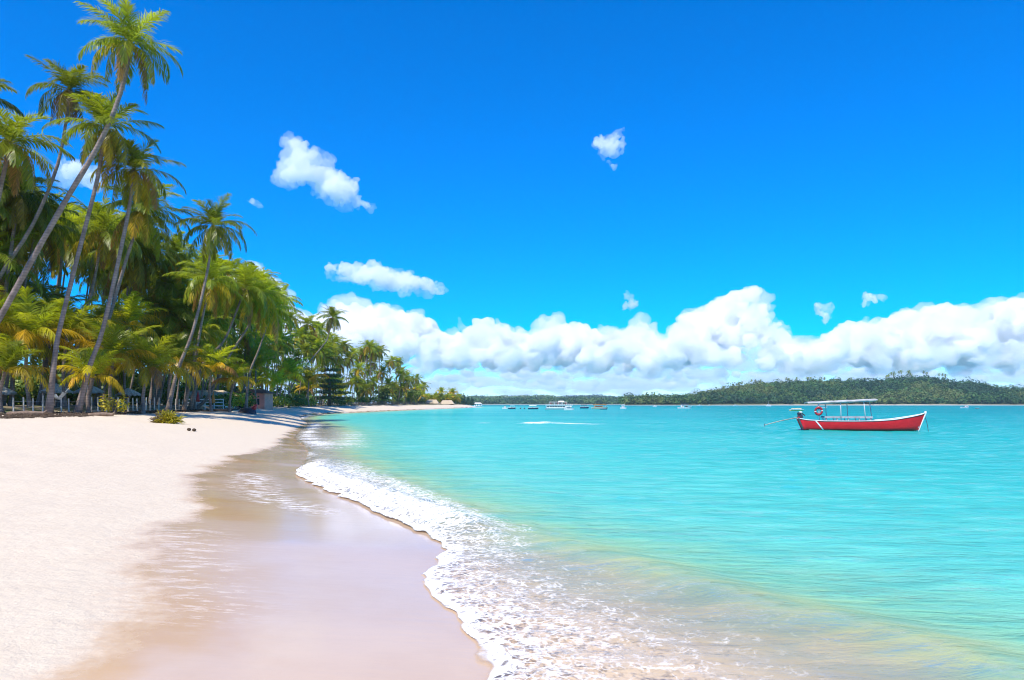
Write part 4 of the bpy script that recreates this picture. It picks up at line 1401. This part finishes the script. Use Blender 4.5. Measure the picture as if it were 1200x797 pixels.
def small_boat(px, py, wpx, label, hullm, spec=(), hpx=None, flip=False, name='boat', group='boats moored far out', cat='boat'):
    """a decked boat: hull with sheer and raked bow, plus optional cabin, canopy, windscreen"""
    Y_ = FPX * CAM_H / (py - HOR)
    k = Y_ / FPX
    Lb = wpx * k
    root = empty(name, ((px - 600) * k, Y_, 0), math.pi if flip else 0)
    tag(root, label, cat, group)
    bh = (hpx or wpx * .16) * k
    mb = MB(); n = 10; rows_ = []
    for i in range(n + 1):
        t = i / n
        w = Lb * .15 * (1 - max(0, (t - .5) / .5) ** 2.3) + .02
        z = bh * (1 + .45 * max(0, t - .4) ** 1.5)
        x = (t - .5) * Lb
        rows_.append([(x, -w, z), (x - .06 * Lb * t ** 4, -w * .85, bh * .3), (x - .10 * Lb * t ** 4, -w * .5, -.3), (x - .10 * Lb * t ** 4, w * .5, -.3), (x - .06 * Lb * t ** 4, w * .85, bh * .3), (x, w, z)])
    vs = [p for r_ in rows_ for p in r_]; fs = []
    for i in range(n):
        for j in range(5): fs.append((i * 6 + j, (i + 1) * 6 + j, (i + 1) * 6 + j + 1, i * 6 + j + 1))
        fs.append((i * 6 + 5, (i + 1) * 6 + 5, (i + 1) * 6, i * 6))
    fs.append((0, 1, 2, 3, 4, 5)); fs.append(tuple(n * 6 + j for j in (5, 4, 3, 2, 1, 0)))
    mb.add(vs, fs); mb.build('hull', hullm, root)
    mb = MB(); mb.tube([(r_[0][0], r_[0][1], r_[0][2] + .02) for r_ in rows_], .05, 5); mb.tube([(r_[5][0], r_[5][1], r_[5][2] + .02) for r_ in rows_], .05, 5)
    mb.build('gunwale', M['white'], root)
    for sp in spec:
        kind, a, b, z0, z1, mt = sp      # fractions along the hull, pixel heights above water
        xa, xb = (a - .5) * Lb, (b - .5) * Lb
        if kind == 'cabin':
            mb = MB(); mb.box(((xa + xb) / 2, 0, (z0 + z1) / 2 * k), (xb - xa, Lb * .2, (z1 - z0) * k), 0, 0, .88); cab = mb.build('cabin', mt, root)
            mb = MB()
            for sg in (-1, 1): mb.box(((xa + xb) / 2, sg * Lb * .0972, (z0 + (z1 - z0) * .62) * k), ((xb - xa) * .72, .05, (z1 - z0) * .3 * k))
            mb.build('window', M['glass'], cab)
        if kind == 'canopy':
            mb = MB(); mb.box(((xa + xb) / 2, 0, z1 * k), (xb - xa, Lb * .27, max(.09, .9 * k)), 0, 0, .94); mb.build('canopy', mt, root)
            for xx in (xa + .1 * (xb - xa), xb - .1 * (xb - xa)):
                for sg in (-1, 1):
                    mb = MB(); mb.tube([(xx, sg * Lb * .11, z0 * k), (xx, sg * Lb * .115, z1 * k)], .04, 5); mb.build('post', M['steel'], root)
        if kind == 'screen':
            mb = MB(); mb.add([(xa, -Lb * .11, z0 * k), (xb, 0, z0 * k), (xa, Lb * .11, z0 * k), (xa - .25, -Lb * .1, z1 * k), (xb - .5, 0, z1 * k), (xa - .25, Lb * .1, z1 * k)], [(0, 1, 4, 3), (1, 2, 5, 4), (3, 4, 1, 0), (4, 5, 2, 1)])
            mb.build('windscreen', mt, root)
        if kind == 'mast':
            mb = MB(); mb.tube([(xa, 0, z0 * k), (xa, 0, z1 * k)], .05, 5); mb.build('mast', mt, root)
    return root


small_boat(591.8, 479.4, 6.5, 'small white motorboat at the left end of the moored boats', M['white'], [('cabin', .3, .7, 1, 3.4, M['white']), ('screen', .7, .85, 1.2, 2.6, M['glass'])], 1.4)
small_boat(600, 479.4, 9, 'dark boat beside the small white motorboat', M['navy'], [('canopy', .25, .85, 1.5, 3.8, M['teal']), ('cabin', .35, .6, 1, 2.4, M['navy'])], 1.6)
small_boat(625, 479.6, 12.5, 'blue boat with a pale canopy left of the big ferry', M['navy'], [('canopy', .1, .8, 1.5, 4.2, M['white']), ('cabin', .3, .55, 1, 2.6, M['teal'])], 1.7)
small_boat(685, 478.7, 10.5, 'dark blue boat with a canopy right of the big ferry', M['navy'], [('canopy', .12, .8, 1.5, 4.0, M['navy']), ('cabin', .3, .6, 1.2, 2.6, M['teal'])], 1.7)
small_boat(703, 479.4, 19, 'orange-brown wooden boat with a thatch-coloured roof', M['cream'], [('canopy', .06, .92, 1.5, 5.0, M['brown']), ('cabin', .12, .7, 1.2, 3.6, M['orange'])], 2.0)
small_boat(707.5, 479.9, 9, 'low dark speedboat in front of the orange-brown boat', M['navy'], [('screen', .55, .7, 1.0, 2.0, M['glass']), ('cabin', .25, .45, .8, 1.6, M['dark'])], 1.3)
small_boat(730.5, 479.2, 7.5, 'small white cabin boat right of the orange-brown boat', M['white'], [('cabin', .3, .68, 1, 3.2, M['white']), ('canopy', .2, .7, 1.2, 4.6, M['white'])], 1.4)
small_boat(767.5, 476.6, 5, 'tiny white boat close to the far woods', M['white'], [('cabin', .3, .7, .6, 1.8, M['white'])], .9)
small_boat(802.5, 479.3, 16, 'white speedboat with a dark waterline and raised cabin', M['white'], [('cabin', .22, .42, 1.5, 4.6, M['white']), ('canopy', .25, .75, 2, 5.6, M['navy']), ('screen', .6, .78, 1.8, 3.6, M['glass'])], 2.0)
small_boat(901, 476.2, 6.5, 'white boat with a mast below the left end of the sunroof', M['white'], [('cabin', .25, .7, .8, 2.4, M['white']), ('mast', .4, 0, 1, 6.0, M['white'])], 1.0)
small_boat(862, 475.5, 5, 'tiny white boat near the middle of the far shore', M['white'], [('cabin', .3, .6, .5, 1.4, M['white'])], .7)
small_boat(820, 475.5, 5, 'tiny white boat under the left slope of the hill', M['white'], [('cabin', .3, .6, .5, 1.4, M['white'])], .7)
small_boat(831.5, 475.5, 4.5, 'tiny pale boat right beside another under the hill', M['cream'], [('cabin', .3, .6, .5, 1.3, M['white'])], .6)
small_boat(1131, 478.3, 9.5, 'white motorboat at the far right below the hill', M['white'], [('cabin', .5, .85, 1, 2.8, M['white']), ('screen', .4, .55, 1, 2.0, M['glass'])], 1.1)
small_boat(1145.5, 479.0, 4.5, 'low dark canoe beside the far right motorboat', M['dark'], [('cabin', .3, .5, .3, .8, M['dark'])], .6)
small_boat(966, 478.2, 8, 'long low white boat behind the life ring', M['white'], [('screen', .5, .65, .7, 1.5, M['glass'])], .9)

# white and yellow launch with a green bow left of the red boat
lb = small_boat(934, 481.6, 16, 'pale yellow launch with a green end behind the red boat’s motor', M['yellow'], [('canopy', .12, .78, 1.0, 2.8, M['cream'])], 1.2)
mb = MB(); k_ = FPX * CAM_H / (481.6 - HOR) / FPX
mb.blob((6.6 * k_, 0, 1.3 * k_), (1.6 * k_, .8 * k_, .55 * k_), 0, 10, 6); mb.build('bow_cover', M['green'], lb, True)

# ferry: two decks, striped awning, people deck with rail
fy = 480.4; Yf = FPX * CAM_H / (fy - HOR); kf_ = Yf / FPX
fer = empty('ferry', ((656 - 600) * kf_, Yf, 0))
tag(fer, 'large two-deck white excursion ferry among the moored boats', 'boat')
mb = MB(); Lf = 34 * kf_; rows_ = []
for i in range(13):
    t = i / 12; w = 1.9 * (1 - max(0, (t - .6) / .4) ** 2.4) + .05; xx = (t - .5) * Lf; zt = (2.1 + 1.0 * max(0, t - .6)) * kf_
    rows_.append([(xx, -w, zt), (xx - .5 * t ** 4, -w * .85, -.3), (xx - .5 * t ** 4, w * .85, -.3), (xx, w, zt)])
vs = [p for r_ in rows_ for p in r_]; fs = []
for i in range(12):
    for j in range(3): fs.append((i * 4 + j, (i + 1) * 4 + j, (i + 1) * 4 + j + 1, i * 4 + j + 1))
    fs.append((i * 4 + 3, (i + 1) * 4 + 3, (i + 1) * 4, i * 4))
fs += [(0, 1, 2, 3), (51, 50, 49, 48)]
mb.add(vs, fs); mb.build('hull', M['teal'], fer)
mb = MB(); mb.box((-.5, 0, 3.7 * kf_), (Lf * .82, 3.2, 3.2 * kf_)); dh = mb.build('deckhouse', M['white'], fer)
for q in range(9):
    mb = MB(); mb.box((-.5 - Lf * .36 + q * Lf * .09, -1.61, 4.0 * kf_), (Lf * .06, .05, 1.5 * kf_)); mb.build('window', M['glass'], dh)
mb = MB(); mb.box((-.3, 0, 5.45 * kf_), (Lf * .92, 3.7, .3 * kf_)); mb.build('upper_deck', M['white'], fer)
mb = MB()
for q in range(14): mb.tube([(-Lf * .46 + q * Lf * .068, -1.75, 5.5 * kf_), (-Lf * .46 + q * Lf * .068, -1.75, 6.8 * kf_)], .035, 4)
mb.tube([(-Lf * .46, -1.75, 6.8 * kf_), (Lf * .42, -1.75, 6.8 * kf_)], .035, 4); mb.build('railing', M['white'], fer)
mb = MB(); mb.box((-.6, 0, 9.2 * kf_), (Lf * .62, 3.4, .35 * kf_), 0, 0, .95); mb.build('awning', M['white'], fer)
for q in range(5):
    mb = MB(); mb.box((-.6 - Lf * .26 + q * Lf * .13, -.6, 7.6 * kf_), (Lf * .05, .9, 2.2 * kf_), 0, 0, .9); mb.build('seat_back', M['redtrim'] if q % 2 == 0 else M['grey'], fer)
for q in range(5):
    mb = MB(); mb.tube([(-.6 - Lf * .29 + q * Lf * .145, -1.6, 5.5 * kf_), (-.6 - Lf * .29 + q * Lf * .145, -1.6, 9.2 * kf_)], .05, 5); mb.build('post', M['white'], fer)
mb = MB(); mb.box((Lf * .05, 0, 10.0 * kf_), (2.0, 1.6, 1.2 * kf_), 0, 0, .85); mb.build('wheelhouse', M['white'], fer)
mb = MB(); mb.tube([(Lf * .04, 0, 10.3 * kf_), (Lf * .04, 0, 12.0 * kf_)], .05, 5); mb.build('mast', M['white'], fer)
small_boat(667, 480.9, 12, 'white motorboat in front of the ferry bow', M['white'], [('cabin', .2, .7, 1.4, 3.8, M['white']), ('canopy', .1, .75, 2, 4.6, M['white'])], 2.0)
for px_ in (610, 614.5):
    Yb_ = FPX * CAM_H / 6.3; x_ = (px_ - 600) * Yb_ / FPX
    mb = MB(); mb.blob((x_, Yb_, .1), (.28, .28, .35), 0, 10, 7); mb.tube([(x_, Yb_, .4), (x_, Yb_, .65)], .05, 5)
    tag(mb.build('buoy', M['dark'], None, True), 'small dark mooring buoy left of the blue canopied boat', 'buoy', 'dark buoys near the moored boats')

# ------------------------------------------------------------------ beach furniture
# fence of white posts and wire
posts = [(16, 54.0), (28, 54.4), (39, 54.8), (50, 55.3), (61, 55.8), (72, 56.4), (81, 57), (94, 57.8), (107, 58.6), (115, 59.4), (125, 60.2), (132, 61), (139, 62), (150, 63.4), (156, 64.4), (161, 65.4), (171, 67.2), (176, 68.5), (181, 69.8), (186, 71.2), (206, 75.5), (210, 77), (214, 78.5)]
fence = empty('fence', at(16, 473, 54))
tag(fence, 'row of white posts with wire along the palm grove', 'fence')
tops = []
rf = random.Random(4)
for px_, Y_ in posts:
    Y_ -= 5.0; x_ = (px_ - 600) * Y_ / FPX; z_ = gz(x_, Y_); hh = rf.uniform(1.05, 1.3)
    mb = MB(); l_ = rf.uniform(-.05, .05)
    mb.tube([(x_, Y_, z_ - .2), (x_ + l_, Y_, z_ + hh)], [.055, .05], 7)
    o = mb.build('post', M['postwood'], None); o.parent = fence; o.location = -fence.location
    tops.append((x_, Y_, z_))
for hz_ in (.4, .85):
    mb = MB(); mb.tube([(a, b, c + hz_) for a, b, c in tops], .005, 4)
    o = mb.build('wire', M['steel']); o.parent = fence; o.location = -fence.location


def thatch_shade(px, Y, ptop, rpx, label, mt):
    x_ = (px - 600) * Y / FPX; z_ = gz(x_, Y); k = Y / FPX
    root = empty('thatched_umbrella', (x_, Y, z_)); tag(root, label, 'beach umbrella', 'thatched umbrellas behind the fence')
    zt = CAM_H - (ptop - HOR) * k - z_
    mb = MB(); mb.tube([(0, 0, -.1), (0, 0, zt)], .07, 7); mb.build('pole', M['wood'], root)
    mb = MB(); rr = random.Random(int(px)); n = 26; vs = [(0, 0, zt + .05)]; fs = []
    for ring_, (fr_, dz) in enumerate(((.5, .32), (1.0, .75))):
        for q in range(n):
            a = 2 * math.pi * q / n; j = 1 + (rr.uniform(-.12, .12) if ring_ else 0)
            vs.append((math.cos(a) * rpx * k * fr_ * j, math.sin(a) * rpx * k * fr_ * j, zt - dz * rpx * k * .62 - (rr.uniform(0, .18) if ring_ else 0)))
    for q in range(n): fs.append((0, 1 + q, 1 + (q + 1) % n)); fs.append((1 + q, 1 + n + q, 1 + n + (q + 1) % n, 1 + (q + 1) % n))
    mb.add(vs, fs); mb.add([(a, b, c - .1) for a, b, c in vs], [tuple(reversed(f_)) for f_ in fs])
    mb.build('thatch_roof', mt, root)


thatch_shade(0, 58, 452, 16, 'thatched umbrella at the left edge behind the fence', M['palethatch'])
thatch_shade(66, 62, 450, 17, 'thatched umbrella between the two thick trunks', M['palethatch'])
thatch_shade(105, 66, 451, 16, 'thatched umbrella right of the second thick trunk', M['palethatch'])
thatch_shade(150, 70, 455, 14, 'thatched umbrella behind the yellow-leaved shrub', M['palethatch'])

# hammock, green bin
hx = [at(63, 462, 52), at(66, 466.5, 52), at(70, 467, 52), at(74, 463, 52), at(76, 460, 52)]
mb = MB(); vs = []; fs = []
for p_ in hx: vs += [p_ + Vector((0, -.25, .06)), p_ + Vector((0, 0, -.06)), p_ + Vector((0, .25, .06))]
for i in range(4):
    for j in range(2): fs.append((i * 3 + j, i * 3 + j + 1, i * 3 + 4 + j, i * 3 + 3 + j))
mb.add(vs, fs); mb.add([v_ + Vector((0, 0, -.03)) for v_ in vs], [tuple(reversed(f_)) for f_ in fs])
ham = empty('hammock', at(70, 473, 52)); tag(ham, 'pale cloth hammock slung beside the thick leaning trunk', 'hammock')
o = mb.build('cloth', M['white']); o.parent = ham; o.location = -ham.location
mb = MB(); mb.tube([hx[0], at(58, 452, 51)], .015, 4); mb.tube([hx[-1], at(84, 452, 53)], .015, 4)
o = mb.build('rope', M['white']); o.parent = ham; o.location = -ham.location
x_ = (142 - 600) * 57 / FPX
bn = empty('litter_bin', (x_, 57, gz(x_, 57))); tag(bn, 'green litter bin on a post by the fence', 'bin')
mb = MB(); mb.tube([(0, 0, -.1), (0, 0, .5)], .05, 6); mb.build('pole', M['wood'], bn)
mb = MB(); mb.tube([(0, 0, .42), (0, 0, .9)], [.20, .27], 12); mb.build('tub', M['green'], bn, True)
mb = MB(); mb.tube([(0, 0, .9), (0, 0, .94)], [.29, .29], 12); mb.build('rim', M['white'], bn, True)

# beach bar with white rails and salmon house behind
def house(px0, px1, Y, py_eave, py_top, wallm, roofm, label, name='beach_house', thick=4.0, door=True, hip=.3):
    k = Y / FPX; x0_, x1_ = (px0 - 600) * k, (px1 - 600) * k
    xm = (x0_ + x1_) / 2; z_ = gz(xm, Y); w = x1_ - x0_
    root = empty(name, (xm, Y, z_)); tag(root, label, 'building')
    ze, zt = CAM_H - (py_eave - HOR) * k - z_, CAM_H - (py_top - HOR) * k - z_
    mb = MB(); mb.box((0, thick / 2, ze / 2 - .15), (w, thick, ze + .3)); wl_ = mb.build('wall', wallm, root)
    if door:
        for q in range(max(1, int(w / 2.2))):
            xx = -w / 2 + (q + .5) * w / max(1, int(w / 2.2))
            mb = MB(); mb.box((xx, -.004, ze * .42), (.8, .06, ze * .84 if q % 2 == 0 else ze * .4)); mb.build('door' if q % 2 == 0 else 'window', M['glass'], wl_)
    mb = MB(); o_ = .5
    vs = [(-w / 2 - o_, -o_, ze), (w / 2 + o_, -o_, ze), (w / 2 + o_, thick + o_, ze), (-w / 2 - o_, thick + o_, ze), (-w / 2 * (1 - hip), thick / 2, zt), (w / 2 * (1 - hip), thick / 2, zt)]
    mb.add(vs, [(0, 1, 5, 4), (1, 2, 5), (2, 3, 4, 5), (3, 0, 4), (3, 2, 1, 0)]); mb.build('roof', roofm, root)
    return root


house(274, 310, 112, 461, 456, M['pink'], M['rust'], 'low salmon-walled beach house behind the small yellow palm')
house(214, 262, 98, 463.5, 457, M['white'], M['thatch'], 'low white beach bar behind the leaning trunks')
x_ = (240 - 600) * 84 / FPX
rail = empty('railing', (x_, 84, gz(x_, 84))); tag(rail, 'white board railing in front of the beach bar', 'railing')
for zz in (.35, .75, 1.1):
    mb = MB(); mb.box((0, 0, zz), (4.6, .05, .14)); mb.build('board', M['white'], rail)
for q in range(5):
    mb = MB(); mb.box((-2.2 + q * 1.1, .06, .55), (.09, .07, 1.3)); mb.build('post', M['white'], rail)
for px_, mt, lab in ((250, 'orange', 'folded orange parasol in front of the beach bar'), (232, 'redtrim', 'folded red parasol in front of the beach bar')):
    x_ = (px_ - 600) * 82 / FPX
    pr = empty('folded_parasol', (x_, 82, gz(x_, 82))); tag(pr, lab, 'parasol')
    mb = MB(); mb.tube([(0, 0, -.1), (0, 0, 2.1)], .03, 6); mb.build('pole', M['wood'], pr)
    mb = MB(); mb.tube([(0, 0, .75), (0, 0, 1.1), (0, 0, 2.0)], [.22, .20, .05], 9); mb.build('canopy', M[mt], pr, True)
house(498, 513, 345, 473, 468.3, M['wood'], M['thatch'], 'left one of two thatched huts at the far end of the sand', 'thatched_hut', 5)
house(516, 531, 365, 473.5, 469, M['wood'], M['thatch'], 'right one of two thatched huts at the far end of the sand', 'thatched_hut', 5)
# pier house on the point
pt = empty('pier_house', ((560 - 600) * 520 / FPX, 520, 0)); tag(pt, 'small white house standing at the water on the point', 'building')
mb = MB(); mb.box((0, 0, 1.2), (5.5, 4, 1.6)); wl_ = mb.build('wall', M['white'], pt)
mb = MB(); mb.add([(-3.2, -2.4, 2.0), (3.2, -2.4, 2.0), (3.2, 2.4, 2.0), (-3.2, 2.4, 2.0), (-2, 0, 3.0), (2, 0, 3.0)], [(0, 1, 5, 4), (1, 2, 5), (2, 3, 4, 5), (3, 0, 4), (3, 2, 1, 0)]); mb.build('roof', M['palethatch'], pt)
for q in range(3):
    mb = MB(); mb.box((-1.8 + q * 1.8, -2.01, 1.2), (.9, .05, .9)); mb.build('window', M['glass'], wl_)
for q in range(4):
    mb = MB(); mb.tube([(-2.4 + q * 1.6, -1.8, -1), (-2.4 + q * 1.6, -1.8, .5)], .1, 6); mb.build('pile', M['wood'], pt)
# far dark fence along the sand
ff = empty('fence', (0, 0, 0)); tag(ff, 'low dark paling fence along the far sand below the palms', 'fence')
pl = [(px_, np.interp(px_, TREEY[:, 0], TREEY[:, 1]) - 6) for px_ in np.arange(408, 532, 4.0)]
cur = []
for px_, Y_ in pl:
    x_ = (px_ - 600) * Y_ / FPX; z_ = gz(x_, Y_); cur.append((x_, Y_, z_))
    mb = MB(); mb.tube([(x_, Y_, z_ - .2), (x_, Y_, z_ + 1.1)], .08, 5); mb.build('post', M['wood'], ff)
for zz in (.35, .65, .95):
    mb = MB(); mb.tube([(a, b - .1, c + zz) for a, b, c in cur], .07, 4); mb.build('rail', M['wood'], ff)

# dark rowing boat pulled up on the sand, with a dark red prow board
x_ = (290 - 600) * 78 / FPX
db = empty('beached_boat', (x_, 78, gz(x_, 78) + .02), R(12)); tag(db, 'dark upturned boat on the sand with a dark red raised end', 'boat')
mb = MB(); vs = []; fs = []
for i in range(9):
    t = i / 8; w = .75 * math.sin(math.pi * (.08 + .84 * t)) ** .6; hgt = .72 * math.sin(math.pi * (.10 + .80 * t)) ** .5
    for q in range(7):
        a = math.pi * q / 6; vs.append(((t - .5) * 1.9, math.cos(a) * w, -.1 + math.sin(a) * hgt))
for i in range(8):
    for q in range(6): fs.append((i * 7 + q, i * 7 + q + 1, (i + 1) * 7 + q + 1, (i + 1) * 7 + q))
fs += [tuple(range(6, -1, -1)), tuple(56 + q for q in range(7))]
mb.add(vs, fs); mb.build('hull', M['dark'], db, True)
mb = MB(); mb.tube([(.55, 0, .35), (.85, 0, .75), (1.0, 0, 1.0)], [.30, .18, .05], 8); mb.build('prow', M['redtrim'], db, True)
# two old coconuts on the sand
for px_ in (221.5, 227.5):
    Y_ = 40.5; x_ = (px_ - 600) * Y_ / FPX; z_ = gz(x_, Y_)
    mb = MB(); mb.blob((x_, Y_, z_ + .08), (.12, .10, .09), 0, 10, 7, .06, random.Random(int(px_)))
    tag(mb.build('coconut', M['weed'], None, True), 'left one of two old coconuts lying on the open sand' if px_ < 224 else 'right one of two old coconuts lying on the open sand', 'coconut')
# driftwood and wrack line
r = np.random.default_rng(66)
V_, F_ = [], []
nb = 0
mb = MB(); rr = random.Random(66)
for _ in range(1000):
    px_ = rr.uniform(-60, 300)
    # along the foot of the bank
    Yb_ = float(np.interp(px_, TREEY[:, 0], TREEY[:, 1])) - rr.uniform(2.0, 9.0) - 4
    x_ = (px_ - 600) * Yb_ / FPX; z_ = gz(x_, Yb_)
    L_ = rr.uniform(.1, .55); a = rr.uniform(-.5, .5)
    mb.tube([(x_ - L_ / 2 * math.cos(a), Yb_ - L_ / 2 * math.sin(a), z_ + .02), (x_, Yb_, z_ + rr.uniform(.04, .10)), (x_ + L_ / 2 * math.cos(a), Yb_ + L_ / 2 * math.sin(a), z_ + .02)], [.02, rr.uniform(.03, .08), .02], 5)
tag(mb.build('seaweed', M['weed']), 'dark dry seaweed and twigs littering the top of the beach', 'seaweed', kind='stuff')
for px_, Y_, L_, lab in ((30, 46, 2.4, 'long grey driftwood log at the far left below the fence'), (118, 49, 1.7, 'short driftwood log below the yellow-leaved shrub'), (262, 76, 1.8, 'driftwood log left of the dark upturned boat')):
    x_ = (px_ - 600) * Y_ / FPX; z_ = gz(x_, Y_)
    mb = MB(); mb.tube([(x_ - L_ / 2, Y_, z_ + .08), (x_, Y_ + .15, z_ + .14), (x_ + L_ / 2, Y_, z_ + .12), (x_ + L_ * .62, Y_ - .1, z_ + .3)], [.13, .15, .11, .05], 8)
    tag(mb.build('driftwood', M['wood'], None, True), lab, 'driftwood')
mb = MB(); mb.tube([(-.90, 4.72, .10), (-.86, 4.76, .125), (-.82, 4.72, .10)], [.006, .008, .005], 6); mb.tube([(-.86, 4.76, .12), (-.855, 4.70, .115)], [.006, .003], 5)
tag(mb.build('twig', M['weed'], None, True), 'tiny dark twig on the wet sand at the bottom edge', 'twig')
